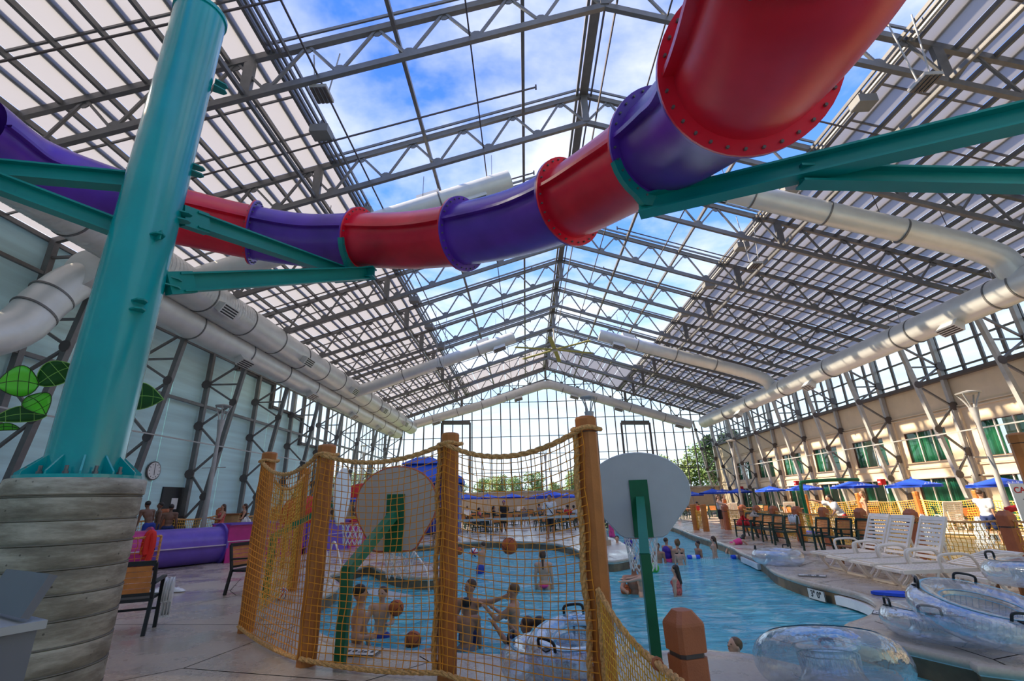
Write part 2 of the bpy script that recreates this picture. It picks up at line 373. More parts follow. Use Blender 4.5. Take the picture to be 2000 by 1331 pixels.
def flat_with_holes(outer, holes, z):
    from mathutils.geometry import tessellate_polygon
    loops = [[V((x, y, z)) for x, y in outer]]+[[V((x, y, z)) for x, y in h] for h in holes]
    tris = tessellate_polygon(loops); vs = [p for l in loops for p in l]
    bm = bmesh.new(); bv = [bm.verts.new(p) for p in vs]
    for t in tris:
        try: bm.faces.new([bv[i] for i in t])
        except Exception: pass
    bmesh.ops.recalc_face_normals(bm, faces=bm.faces)
    for f in bm.faces:
        if f.normal.z < 0: f.normal_flip()
    return bm
rect = [(DX0, DY0), (DX1, DY0), (DX1, DY1), (DX0, DY1)]
deck = flat_with_holes(rect, [POOL, POOL2], 0.0)
# base bed under the joints
b2 = deck.copy(); bmesh.ops.translate(b2, verts=b2.verts, vec=(0, 0, -0.012)); me = bpy.data.meshes.new('deck_bed'); b2.to_mesh(me)
JOINT = mat('joint_concrete', (0.07, 0.055, 0.04), 0.9); me.materials.append(JOINT); link('deck_bed', me, floor)
# irregular slabs
seeds = []
rs = random.Random(3)
yy = -2.0
while yy < 59:
    st = 2.3 if yy < 24 else 5.0
    xx = -17.0
    while xx < 23.4:
        seeds.append((xx+rs.uniform(-.42, .42)*st, yy+rs.uniform(-.42, .42)*st)); xx += st
    yy += st
for i, (sx_, sy_) in enumerate(seeds):
    st = 2.3 if sy_ < 25 else 5.0
    nb = sorted([((a-sx_)**2+(b-sy_)**2, a, b) for j, (a, b) in enumerate(seeds) if j != i])[:14]
    # quick reject: cell wholly in a pool
    R_ = st*1.6
    bm = deck.copy()
    for s_ in ((1, 0), (-1, 0), (0, 1), (0, -1)):
        bmesh.ops.bisect_plane(bm, geom=bm.verts[:]+bm.edges[:]+bm.faces[:], plane_co=(sx_+s_[0]*R_, sy_+s_[1]*R_, 0), plane_no=(s_[0], s_[1], 0), clear_outer=True)
    for _, a, b in nb:
        if not bm.faces: break
        d = V((a-sx_, b-sy_, 0)); L = d.length; d /= L
        bmesh.ops.bisect_plane(bm, geom=bm.verts[:]+bm.edges[:]+bm.faces[:], plane_co=V((sx_, sy_, 0))+d*(L/2-0.009), plane_no=d, clear_outer=True)
    if bm.faces and sum(f.calc_area() for f in bm.faces) > 0.03:
        me = bpy.data.meshes.new('slab'); bm.to_mesh(me); me.materials.append(DECK); link('slab', me, floor)
    bm.free()
# walls of pools, coping
def pool_shell(P, depth, wz, facemat, botmat, nm):
    root = struct(nm)
    n = len(P); c = V((0, 0))
    area = sum(P[i][0]*P[(i+1) % n][1]-P[(i+1) % n][0]*P[i][1] for i in range(n))/2; sg = 1 if area > 0 else -1
    # outward normals (towards the deck)
    nr = []
    for i in range(n):
        t = V((P[(i+1) % n][0]-P[i-1][0], P[(i+1) % n][1]-P[i-1][1])).normalized(); nr.append(V((t.y, -t.x))*sg)
    def ring(off, z): return [(P[i][0]+nr[i].x*off, P[i][1]+nr[i].y*off, z) for i in range(n)]
    def strip(rings, name, m, smooth=False):
        b = MB(); vs = [p for r in rings for p in r]; fs = []
        for a in range(len(rings)-1):
            for i in range(n):
                q = (a*n+i, a*n+(i+1) % n, (a+1)*n+(i+1) % n, (a+1)*n+i); fs.append(q if sg > 0 else q[::-1])
        b.add(vs, fs); return b.obj(name, m, root, smooth)
    strip([ring(0, -depth), ring(0, wz-0.10)], 'basin_wall', mat('basin_blue', (0.30, 0.62, 0.72), 0.5, var=0.1))
    strip([ring(0, wz-0.10), ring(0, -0.085)], 'waterline_tile', facemat)
    strip([ring(-0.012, -0.085), ring(-0.012, -0.068), ring(0.02, -0.068)], 'white_line', WHT)
    strip([ring(0.03, -0.068), ring(-0.035, -0.068), ring(-0.05, -0.045), ring(-0.05, -0.02), ring(-0.03, 0.006), ring(0.02, 0.014), ring(0.10, 0.012), ring(0.14, -0.005)], 'coping', DECK, True)
    b = flat_with_holes(P, [], -depth); me = bpy.data.meshes.new('basin_floor'); b.to_mesh(me); me.materials.append(botmat); link('basin_floor', me, root)
    b = flat_with_holes(P, [], wz); bmesh.ops.triangulate(b, faces=b.faces); me = bpy.data.meshes.new('water'); b.to_mesh(me); me.materials.append(WATER if nm == 'pool_main' else WATER2)
    link('water', me, root, kind='stuff')
    return root
def b_water2(t):
    co = N(t, 'ShaderNodeTexCoord'); n1 = N(t, 'ShaderNodeTexNoise', i_Scale=4.0, i_Detail=5.0); t.links.new(co.outputs['Object'], n1.inputs['Vector'])
    bp = N(t, 'ShaderNodeBump', i_Strength=0.7, i_Distance=0.06); t.links.new(n1.outputs['Fac'], bp.inputs['Height'])
    g = N(t, 'ShaderNodeBsdfGlossy', i_Roughness=0.06); t.links.new(bp.outputs[0], g.inputs['Normal'])
    tr = N(t, 'ShaderNodeBsdfTransparent'); tr.inputs[0].default_value = (0.80, 0.92, 0.86, 1)
    fr = N(t, 'ShaderNodeFresnel', i_IOR=1.33); t.links.new(bp.outputs[0], fr.inputs['Normal'])
    mi = N(t, 'ShaderNodeMixShader'); t.links.new(fr.outputs[0], mi.inputs[0]); t.links.new(tr.outputs[0], mi.inputs[1]); t.links.new(g.outputs[0], mi.inputs[2]); return mi.outputs[0]
WATER2 = mix_mat('shallow_water', b_water2)
WZ = -0.28
pool_shell(POOL, 1.2, WZ, FACE, mat('basin_floor_blue', (0.25, 0.62, 0.75), 0.6, var=0.1), 'pool_main')
pool_shell(POOL2, 0.5, -0.14, STONE, mat('sand_floor', (0.62, 0.47, 0.24), 0.6, var=0.15), 'pool_side')
# white gutter recess lips on the right bank
for seg, nm in (('R', 'a'), ('Q', 'b')):
    i0, i1 = ((1630, 1150), (1714, 1182)) if seg == 'R' else ((1446, 1078), (1486, 1094)); g0, g1 = G(*i0), G(*i1); b = MB()
    sel = [V((x, y, -.175)) for x, y in POOL if min(g0.x, g1.x)-.1 < x < max(g0.x, g1.x)+.1 and min(g0.y, g1.y)-.1 < y < max(g0.y, g1.y)+.1]
    pts = [p+V((-.05, -.04, 0)) for p in sel]
    for i in range(len(pts)-1): b.bar(pts[i], pts[i+1], 0.09, 0.14)
    b.obj('gutter_lip', WHT, floor)
# ---- roof (ceiling)
ceil_ = struct('ceiling')
def slope_box(b, x0, x1, ya, yb, lift, th):
    vs = []
    for x in (x0, x1):
        for y in (ya, yb):
            for z in (lift, lift+th): vs.append((x, y+SK*(x-RX), rz_(x)+z))
    b.add(vs, [(0, 1, 3, 2), (4, 6, 7, 5), (0, 4, 5, 1), (2, 3, 7, 6), (0, 2, 6, 4), (1, 5, 7, 3)])
NLp = 9; NRp = 10
xsL = [XL+(EX0-XL)*i/NLp for i in range(NLp+1)]; xsR = [EX1+(XR-EX1)*i/NRp for i in range(NRp+1)]
for k in range(K0, K1):
    for xs in (xsL, xsR):
        for i in range(len(xs)-1):
            b = MB(); slope_box(b, xs[i]+.03, xs[i+1]-.03, Y0+BAY*k+.03, Y0+BAY*(k+1)-.03, 0.16, 0.012); b.obj('roof_panel', POLY, ceil_)
for k in (7, 8):
    xs = [EX0+(RX-EX0)*i/6 for i in range(7)]+[RX+(EX1-RX)*i/6 for i in range(1, 7)]
    for i in range(len(xs)-1):
        b = MB(); slope_box(b, xs[i]+.03, xs[i+1]-.03, Y0+BAY*k+.03, Y0+BAY*(k+1)-.03, 0.22, 0.012); b.obj('roof_panel', POLY, ceil_)
YA, YB = Y0+BAY*K0-1.5, YE
for xs in (xsL, xsR):
    for i, x in enumerate(xs):
        wd = 0.09
        b = MB(); b.bar((x, YA+SK*(x-RX), rz_(x)+0.06), (x, YB+SK*(x-RX), rz_(x)+0.06), wd, 0.16); b.obj('purlin', STEEL, ceil_)
    for i in range(len(xs)-1):      # outer frames lying on the translucent sheets
        x = (xs[i]+xs[i+1])/2; b = MB(); b.bar((x, YA+SK*(x-RX), rz_(x)+0.24), (x, YB+SK*(x-RX), rz_(x)+0.24), 0.11, 0.10); b.obj('outer_rail', STEEL, ceil_)
for k in range(K0, K1):             # glazing bars across the slope
    for q in (1/3, 2/3):
        for xs in ((XL, EX0), (EX1, XR)):
            y = Y0+BAY*(k+q); b = MB(); b.bar((xs[0], y+SK*(xs[0]-RX), rz_(xs[0])+0.11), (xs[1], y+SK*(xs[1]-RX), rz_(xs[1])+0.11), 0.05, 0.07); b.obj('glazing_bar', STEEL, ceil_)
for x, wd in ((-3.5, 0.12), (0.45, 0.12), (6.6, 0.12), (9.6, 0.10)):
    b = MB(); b.bar((x, YA+SK*(x-RX), rz_(x)-0.05), (x, YB+SK*(x-RX), rz_(x)-0.05), wd, 0.16); b.obj('purlin', STEEL, ceil_)
for x in (-5.6, -1.2, 4.9, 8.1):
    b = MB(); b.bar((x, YA+SK*(x-RX), rz_(x)-1.3), (x, YB+SK*(x-RX), rz_(x)-1.3), 0.045); b.obj('tie_rod', STEELD, ceil_)
# ridge: twin beam with cable tray
for dx, wd, dz in ((-0.28, 0.10, -0.02), (0.0, 0.34, 0.03), (0.30, 0.05, -0.05), (0.42, 0.04, -1.2)):
    b = MB(); b.bar((RX+dx, YA, RZ+dz), (RX+dx, YB, RZ+dz), wd, 0.14); b.obj('ridge_beam', STEEL if wd > .08 else STEELD, ceil_)
# edge rails of the sliding roof
for xe, sgn in ((EX0, 1), (EX1, -1)):
    for o_, z_, wd in ((0, 0.12, 0.10), (0.16, 0.02, 0.07), (0.34, -0.06, 0.07), (0.55, -0.12, 0.06), (-0.5, -1.35, 0.10)):
        x = xe+sgn*o_; b = MB(); b.bar((x, YA+SK*(x-RX), rz_(x)+z_), (x, YB+SK*(x-RX), rz_(x)+z_), wd, 0.13)
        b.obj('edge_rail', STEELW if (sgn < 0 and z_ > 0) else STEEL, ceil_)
# ---- steel frames: truss + laced side columns, one thing per bay line
def plate(b, c, r, th=0.03, n=10):
    c = V(c); b.lathe([(r, -th/2), (r, th/2)], n, c, M.Rotation(pi/2, 3, 'X') @ M.Identity(3))
def make_frame():
    t = thing('roof_truss', '', 'truss')
    def pt(x, dz=0): return V((x-RX, SK*(x-RX), rz_(x)+dz))
    TD = 1.42
    for x0, x1 in ((XL, RX), (RX, XR)):
        b = MB(); b.bar(pt(x0), pt(x1), 0.14, 0.22); b.obj('top_chord', STEEL, t)
        b = MB()
        for oy in (-0.22, 0.22): b.bar(pt(max(x0, EX0), 0.16)+V((0, oy, 0)), pt(min(x1, EX1), 0.16)+V((0, oy, 0)), 0.05, 0.10)
        b.obj('track_rail', STEEL, t)
        xa = x0+2.1 if x0 == XL else x0; xb = x1-2.1 if x1 == XR else x1
        b = MB(); b.bar(pt(xa, -TD), pt(xb, -TD), 0.14, 0.2); b.obj('bottom_chord', STEEL, t)
        xs = []; x = RX; st = -2.0 if x0 == XL else 2.0
        nodes_b = [RX+st*i for i in range(0, 9)]; nodes_t = [RX+st*(i+0.5) for i in range(0, 9)]
        for i in range(9):
            b = MB(); b.bar(pt(nodes_b[i], -TD), pt(nodes_t[i]), 0.075); b.obj('web_member', STEEL, t)
            if i < 8: b = MB(); b.bar(pt(nodes_t[i]), pt(nodes_b[i+1], -TD), 0.075); b.obj('web_member', STEEL, t)
            if i > 0: b = MB(); plate(b, pt(nodes_b[i], -TD+0.12), 0.2); b.obj('gusset_plate', STEEL, t)
            b = MB(); plate(b, pt(nodes_t[i], -0.14), 0.16); b.obj('gusset_plate', STEEL, t)
    b = MB(); b.bar(pt(RX, -TD), pt(RX, 0.05), 0.26, 0.2); b.obj('king_post', STEEL, t)
    for xe in (EX0-0.5, EX1+0.5):
        b = MB(); b.bar(pt(xe, -TD), pt(xe, 0), 0.30, 0.14, (0, 1, 0)); b.obj('bracket_post', STEEL, t)
    for sx_, x0, s in (('l', XL, 1), ('r', XR, -1)):
        top = rz_(x0)-0.05
        def cp(x, z): return V((x-RX, SK*(x-RX), z))
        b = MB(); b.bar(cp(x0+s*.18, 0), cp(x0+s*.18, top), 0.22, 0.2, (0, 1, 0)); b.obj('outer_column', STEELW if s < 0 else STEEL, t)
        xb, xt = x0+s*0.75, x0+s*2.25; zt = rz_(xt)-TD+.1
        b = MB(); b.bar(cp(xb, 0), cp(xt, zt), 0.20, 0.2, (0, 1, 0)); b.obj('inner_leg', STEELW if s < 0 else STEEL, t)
        L = [cp(x0+s*.18, z) for z in (1.2, 3.4, 5.8, 8.0)]; I = []
        for z in (0.15, 2.3, 4.6, 7.0, 9.3): I.append(cp(xb+(xt-xb)*z/zt, min(z, zt)))
        for i in range(4):
            for a, c_ in ((I[i], L[i]), (L[i], I[i+1])):
                b = MB(); b.bar(a, c_, 0.09); b.obj('lacing_bar', STEEL, t)
            b = MB(); plate(b, L[i]+V((0, -.12, 0)), 0.24); b.obj('gusset_plate', STEELD, t)
            b = MB(); plate(b, I[i+1]+V((0, -.12, 0)), 0.2); b.obj('gusset_plate', STEELD, t)
        b = MB(); b.bar(cp(x0+s*.18, 8.0), cp(xb+(xt-xb)*8/zt, 8.0), 0.08); b.obj('lacing_bar', STEEL, t)
        b = MB(); b.bar(cp(x0+s*.18, top-.6), cp(xt, zt), 0.09); b.obj('lacing_bar', STEEL, t)
    return t
fr0 = make_frame()
ordn = ['first', 'second', 'third', 'fourth', 'fifth', 'sixth', 'seventh', 'eighth', 'ninth', 'tenth', 'eleventh', 'twelfth', 'thirteenth', 'fourteenth']
for k in range(K0, K1+1):
    far = K1-k
    lab = 'grey steel roof truss with laced side columns, %s frame counted from the far glass gable' % ordn[far]
    if k == K0: fr = fr0; fr.location = (RX, yk(k), 0); fr['label'] = lab
    else: fr = dup(fr0, (RX, yk(k), 0), 0, lab)
    fr['group'] = 'steel frames spanning the hall'
# longitudinal girts and sprinkler pipes (belong to the walls)
# ---- left wall
wl = struct('wall_left')
def LW(y0, y1, z0, z1, m, nm='wall_panel', th=0.12, x=XL-0.12, par=None):
    b = MB(); b.box((x, (y0+y1)/2, (z0+z1)/2), (th, y1-y0, z1-z0)); return b.obj(nm, m, par or wl)
def ridged_panel(y0, y1, z0, z1):
    b = MB(); b.box((XL-0.14, (y0+y1)/2, (z0+z1)/2), (0.10, y1-y0-.03, z1-z0))
    b.obj('wall_panel', SKYW, wl)
top_l = rz_(XL)+0.1
for y0, y1, z1 in ((-4, 2.9, top_l), (2.9, 7.7, top_l), (7.7, 12.4, top_l), (12.4, 17.2, top_l), (17.2, 21.9, top_l), (21.9, 26.6, top_l), (26.6, 30.9, 9.6), (30.9, 35.6, 8.1), (35.6, 40.2, 6.2)):
    ridged_panel(y0, y1, 0, z1)
b = MB(); b.box((XL-0.14, 49.2, 1.2), (0.10, 18, 2.4)); b.obj('low_wall', TAN, wl)
for y0, y1, z0 in ((26.6, 30.9, 9.6), (30.9, 35.6, 8.1), (35.6, 40.2, 6.2), (40.2, 58.0, 2.4)):
    n = max(1, round((y1-y0)/1.19)); 
    for i in range(n):
        a, c_ = y0+(y1-y0)*i/n, y0+(y1-y0)*(i+1)/n
        b = MB(); b.box((XL-0.1, (a+c_)/2, (z0+top_l)/2), (0.02, c_-a-.05, top_l-z0)); b.obj('glass_pane', GLASS, wl)
        b = MB(); b.bar((XL-0.08, a, z0), (XL-0.08, a, top_l), 0.16, 0.07, (1, 0, 0)); b.obj('mullion', STEELW, wl)
    b = MB(); b.bar((XL, y0, z0+.06), (XL, y1, z0+.06), 0.30, 0.16); b.obj('sill_beam', STEELD, wl)
    b = MB(); b.bar((XL, y0, z0-.1), (XL, y0, top_l), 0.30, 0.2, (1, 0, 0)); b.obj('jamb_beam', STEELD, wl)
for z, wd, y0 in ((9.75, 0.12, -4), (6.85, 0.14, -4), (4.7, 0.05, 4)):
    b = MB(); b.bar((XL+(0.2 if wd > .06 else 1.6), y0, z), (XL+(0.2 if wd > .06 else 1.6), 58, z), wd); b.obj('girt', STEEL if wd > .06 else STEELW, wl)
# ---- right wall: two-storey cream building with clerestory above
wr = struct('wall_right')
SKR = SK*(XR-RX)
WINS = []
yw = 24.8+0.0
ws_ = [(24.85-4.75*j-2.95+4.75*0, 24.85-4.75*j) for j in range(0, 6)]+[(24.85+4.8*j-2.95, 24.85+4.8*j) for j in range(1, 7)]
ws_ = sorted(ws_)
def RWb(y0, y1, z0, z1, m=CREAM, nm='wall_panel', x=XR+0.15, th=0.3):
    if y1-y0 > .01 and z1-z0 > .01: b = MB(); b.box((x, (y0+y1)/2, (z0+z1)/2), (th, y1-y0, z1-z0)); return b.obj(nm, m, wr)
prev = -4.0
for (a, c_) in ws_:
    RWb(prev, a, 0, 4.85); prev = c_
    RWb(a, c_, 2.2, 3.12)
RWb(prev, 58.9, 0, 4.85); RWb(-4, 58.9, 4.85, 7.3)
DGL = mix_mat('window_glass', b_glass((0.82, 0.90, 0.87), 1.8))
CURT = mat('green_curtain', (0.025, 0.20, 0.11), 0.8, var=0.35, vscale=3, stretch=(1, 9, 0.2))
ROOMD = mat('room_interior', (0.35, 0.40, 0.28), 0.9)
FRD = mat('brown_window_frame', (0.16, 0.07, 0.05), 0.5)
wi = 0
for n_w, (a, c_) in enumerate(ws_):
    for z0, z1 in ((3.12, 4.85), (0.05, 2.2)):
        wi += 1; wn = struct('window_%d' % wi if z0 > 1 else 'door_%d' % wi)
        b = MB()
        for (p, q) in (((a, z0), (c_, z0)), ((a, z1), (c_, z1)), ((a, z0), (a, z1)), ((c_, z0), (c_, z1))):
            b.bar((XR+.05, p[0], p[1]), (XR+.05, q[0], q[1]), 0.07)
        b.obj('window_frame', FRD, wn)
        third = (c_-a)/3
        for i in (1, 2): b = MB(); b.bar((XR+.03, a+third*i, z0), (XR+.03, a+third*i, z1), 0.06); b.obj('mullion', WHITE, wn)
        b = MB()
        for i in range(3):
            b = MB(); b.box((XR+.08, a+third*(i+.5), (z0+z1)/2), (0.012, third-.05, z1-z0-.06)); b.obj('pane', DGL, wn)
        for cs in ((0, 2) if n_w % 3 else (0, 1, 2)):
            b = MB(); nn = 18; vs = []
            y_a, y_b = a+third*cs, a+third*(cs+1)
            for i in range(nn+1):
                y = y_a+(y_b-y_a)*i/nn; x = XR+.17+0.05*sin(i*1.9)
                vs += [(x, y, z0), (x, y, z1)]
            b.add(vs, [(2*i, 2*i+2, 2*i+3, 2*i+1) for i in range(nn)]); b.obj('curtain', CURT, wn, True)
        b = MB(); b.box((XR+2.2, (a+c_)/2, (z0+z1)/2), (0.1, c_-a+1.5, z1-z0+.6)); b.obj('room_back_wall', ROOMD, wn)
        b = MB(); b.box((XR+.95, (a+c_)/2, z0-.02), (1.4, c_-a, 0.04)); b.obj('sill_board', CREAM, wn)
RWb(-4, 58.9, 2.2, 2.26, mat('grey_ledge', (0.45, 0.42, 0.38), 0.6), 'ledge', XR-.05, 0.14)
for z in (2.75, 3.55-.75, 5.6, 5.75): RWb(-4, 58.9, z, z+.06, CREAM, 'ledge', XR-.03, 0.10)
b = MB(); b.bar((XR-.15, -4, 7.35), (XR-.15, 58.9, 7.35), 0.35, 0.2); b.obj('sill_beam', STEELD, wr)
top_r = rz_(XR)+.1; y = -4.0; n = int(62.8/1.1875)
for i in range(n+1):
    ya = 15.3+SKR+1.1875*(i-16); 
    if ya > 58.9: break
    b = MB(); b.bar((XR+.05, ya, 7.4), (XR+.05, ya, top_r), 0.18, 0.09, (1, 0, 0)); b.obj('mullion', STEEL, wr)
    b = MB(); b.box((XR+.1, ya+.59, (7.4+top_r)/2), (0.02, 1.13, top_r-7.4)); b.obj('glass_pane', GLASS, wr)
for z in (7.75, 8.95, 10.1): b = MB(); b.bar((XR, -4, z), (XR, 58.9, z), 0.09); b.obj('transom', STEEL, wr)
b = MB(); b.bar((XR-1.6, -4, 4.3), (XR-1.6, 58.9, 4.3), 0.06); b.obj('sprinkler_pipe', STEELW, wr)
# pilasters
for k in range(K0, K1+1):
    b = MB(); yq = yk(k, XR)+.05; b.box((XR-.06, yq, 2.85), (0.12, 0.55, 5.7)); b.obj('pilaster', CREAM, wr)
# ---- far gable
wf = struct('wall_far')
def yf(x): return YE+SK*(x-RX)
b = MB(); b.bar((XL, yf(XL), 1.3), (XR, yf(XR), 1.3), 0.3, 2.6); b.obj('low_wall', TAN, wf)
b = MB(); b.bar((XL, yf(XL)-.1, 2.68), (XR, yf(XR)-.1, 2.68), 0.5, 0.14); b.obj('coping_ledge', mat('grey_ledge', (0.45, 0.42, 0.38)), wf)
xs = [XL+(XR-XL)*i/34 for i in range(35)]
for i, x in enumerate(xs):
    t_ = 0.07 if i % 4 else 0.16
    b = MB(); b.bar((x, yf(x), 2.7), (x, yf(x), rz_(x)+.1), 0.12, t_, (0, 1, 0)); b.obj('mullion', STEELD, wf)
    if i < 34:
        x1 = xs[i+1]; b = MB(); vs = [(x, yf(x)+.02, 2.7), (x1, yf(x1)+.02, 2.7), (x1, yf(x1)+.02, rz_(x1)), (x, yf(x)+.02, rz_(x))]
        vs += [(q[0], q[1]+.015, q[2]) for q in vs]
        b.add(vs, [(0, 1, 2, 3), (7, 6, 5, 4), (0, 4, 5, 1), (2, 6, 7, 3), (1, 5, 6, 2), (0, 3, 7, 4)]); b.obj('glass_pane', GLASS, wf)
z = 4.9
while z < 17:
    xa = max(XL, RX-(RZ-z)/SL); xb = min(XR, RX+(RZ-z)/SL)
    b = MB(); b.bar((xa, yf(xa), z), (xb, yf(xb), z), 0.10, 0.07); b.obj('transom', STEELD, wf); z += 2.12
# framed panels with horizontal header boxes in the glass gable
for px0, px1 in ((863, 918), (1213, 1268)):
    a, c_ = AY(px0, 826, YE-.4), AY(px1, 826, YE-.4); b = MB(); b.bar(a, c_, 0.25, 0.5); b.obj('header_box', STEEL, wf)
    for q in (a, c_): b = MB(); b.bar(q, (q.x, q.y, 2.7), 0.22, 0.22, (0, 1, 0)); b.obj('door_mast', STEELD, wf)
# near gable (behind the camera) closes the hall
wn_ = struct('wall_near')
b = MB(); b.box((3.1, -4.2, 6), (41, 0.2, 12)); b.obj('wall_panel', SKYW, wn_)
# ================================================================ OUTSIDE
gnd = MB(); gnd.box((3, 120, -0.30), (400, 400, 0.4)); 
def cut_ground():
    root = struct('ground_outside')
    for c, d in (((3, 165, -.25), (500, 210, .3)), ((-120, 20, -.25), (205, 80, .3)), ((140, 20, -.25), (232, 80, .3)), ((3, -45, -.25), (41, 80, .3))):
        b = MB(); b.box(c, d); b.obj('lawn', mat('lawn', (0.10, 0.16, 0.04), 0.9, var=0.3), root)
cut_ground()
LEAF = [mat('leaf_%s' % n, c, 0.6, var=0.35, vscale=0.5) for n, c in (('pale', (0.42, 0.48, 0.20)), ('mid', (0.28, 0.37, 0.13)), ('dark', (0.10, 0.17, 0.07)))]
BARK = mat('bark', (0.10, 0.07, 0.05), 0.9)
def make_tree(kind, seed):
    r = random.Random(seed); t = thing('deciduous_tree' if kind != 2 else 'conifer_tree', '', 'tree')
    b = MB(); b.tube([(0, 0, 0), (0.1, 0, 2), (0, 0.1, 5.0)], [0.28, 0.2, 0.08], 7); 
    for i in range(5):
        a = r.uniform(0, 6.28); b.tube([(0, 0, 2.2+i*.4), (cos(a)*1.2, sin(a)*1.2, 3.6+i*.5)], [0.1, 0.03], 5)
    b.obj('trunk', BARK, t)
    b = MB(); blobs = []
    for i in range(16):
        if kind == 2: h = r.uniform(0.8, 8); rr = (8.6-h)*0.22; a = r.uniform(0, 6.28); blobs.append((cos(a)*rr*.4, sin(a)*rr*.4, h, rr+.3))
        else: a = r.uniform(0, 6.28); q = r.uniform(0, 2.0); blobs.append((cos(a)*q, sin(a)*q, r.uniform(2.6, 6.2), r.uniform(.9, 1.6)))
    for i in range(3600):
        bx_, by_, bz_, br = r.choice(blobs); d = V((r.gauss(0, 1), r.gauss(0, 1), r.gauss(0, 1))).normalized()*br*(r.uniform(.55, 1.05))
        p = V((bx_, by_, bz_))+V((d.x, d.y, d.z*.85)); u = V((r.gauss(0, 1), r.gauss(0, 1), r.gauss(0, 1))).normalized(); w_ = u.cross(V((0, 0, 1))).normalized()*r.uniform(.08, .17); u = u*r.uniform(.1, .2)
        b.add([p-u, p+w_, p+u, p-w_], [(0, 1, 2, 3)])
    b.obj('foliage', LEAF[kind], t, kind='stuff'); return t
protos = [make_tree(0, 1), make_tree(1, 2), make_tree(2, 3)]
used = [0, 0, 0]
tr_list = [(x, 98+((x*7) % 17), 0.80+((x*13) % 7)*0.06, (0 if (x*5) % 3 == 0 else 1)) for x in range(-38, 29, 4)]
tr_list += [(26, 82, 1.25, 0), (30, 80, 1.4, 1), (24, 86, 1.2, 1), (27.5, 72, 1.3, 2), (30.5, 74, 1.35, 2), (33, 76, 1.45, 2)]
tr_list += [(-30, 62, 1.0, 0), (-33, 54, .95, 1), (-28, 72, 1.0, 0), (-36, 48, 1.0, 1), (-31, 44, .8, 0), (-25, 80, 1.0, 1)]
kl = ['pale green leafy tree', 'mid green leafy tree', 'dark conifer']
for i, (x, y, s, k) in enumerate(tr_list):
    where = 'outside the left glass wall' if x < -20 and y < 82 else ('outside the glass gable near the cream building' if x > 22 else 'on the lawn beyond the glass gable')
    o = protos[k] if not used[k] else dup(protos[k], (0, 0, 0), 0, '')
    used[k] = 1; o.location = (x, y, -.1); o.scale = (s, s, s*1.0); o.rotation_euler = (0, 0, i*1.3)
trees_ = [o for o in C.objects if o.name.startswith(('deciduous_tree', 'conifer_tree'))]
for wh, sel in (('outside the left glass wall', lambda o: o.location.x < -20 and o.location.y < 82), ('outside by the cream building corner', lambda o: o.location.x > 22), ('on the lawn beyond the glass gable', lambda o: True)):
    got = sorted([o for o in trees_ if 'label' not in o or o['label'] == ''], key=lambda o: o.location.x/o.location.y)
    got = [o for o in got if sel(o)]
    num = 'first second third fourth fifth sixth seventh eighth ninth tenth eleventh twelfth thirteenth fourteenth fifteenth sixteenth seventeenth eighteenth nineteenth twentieth'.split()
    for i, o in enumerate(got):
        k = 2 if o.name.startswith('conifer') else (0 if o.children[1].data.materials[0] == LEAF[0] or o.children[0].data.materials[0] == LEAF[0] else 1)
        o['label'] = '%s, %s from the left %s' % (kl[k], num[i], wh); o['group'] = 'trees '+wh
# ================================================================ TEAL SLIDE TOWER COLUMN
def cyl_obj(b, a, c, r, n=32): b.tube([a, c], r, n); return b
pc = V((-3.93, 4.2, 0)); 
t = thing('concrete_pier', 'round board-formed concrete pier under the teal column', 'pier', pc)
PR = 0.468
prof = [(PR, 0)]
z = 0.0
while z < 1.78:
    prof += [(PR, z+.02), (PR, z+.160), (PR-.014, z+.164), (PR-.014, z+.176)]; z += 0.18
prof += [(PR, 1.80), (PR+.012, 1.81), (PR+.012, 1.92), (PR, 1.935)]
b = MB(); b.lathe(prof, 72); b.obj('shaft', PIER, t, True)
for i in range(1, 11): b = MB(); b.lathe([(PR-.006, .18*i-.014), (PR+.0015, .18*i-.012), (PR+.0015, .18*i-.006), (PR-.006, .18*i-.004)], 72); b.obj('groove_shade_ring', mat('groove_shade', (.22, .195, .155), .9), t)  # dark rings paint the shade lying in the board grooves
t = thing('slide_support_column', 'thick glossy teal steel column bolted on the concrete pier', 'column', pc+V((0, 0, 1.935)))
b = MB(); b.lathe([(0.277, 0.03), (0.277, 5.66)], 64); b.obj('shaft', TEAL, t, True)
b = MB(); b.lathe([(0.295, 5.66), (0.295, 5.71)], 48); b.obj('end_cap', TEAL, t)
b = MB(); b.lathe([(0.435, 0.0), (0.435, 0.03)], 48); b.obj('base_plate', TEAL, t)
for i in range(12):
    a = i*pi/6+.2; d = V((cos(a), sin(a), 0)); s = V((-sin(a), cos(a), 0))*0.007
    pts = [d*.27+V((0, 0, .03)), d*.425+V((0, 0, .03)), d*.425+V((0, 0, .055)), d*.272+V((0, 0, .20))]
    b = MB(); b.add([p-s for p in pts]+[p+s for p in pts], [(0, 1, 2, 3), (7, 6, 5, 4), (0, 4, 5, 1), (1, 5, 6, 2), (2, 6, 7, 3), (3, 7, 4, 0)]); b.obj('base_gusset', TEAL, t)
    a += pi/12; d = V((cos(a), sin(a), 0)); b = MB(); b.lathe([(.022, .03), (.022, .055), (.014, .056), (.014, .10)], 6, d*.36); b.obj('anchor_bolt', STEEL, t)
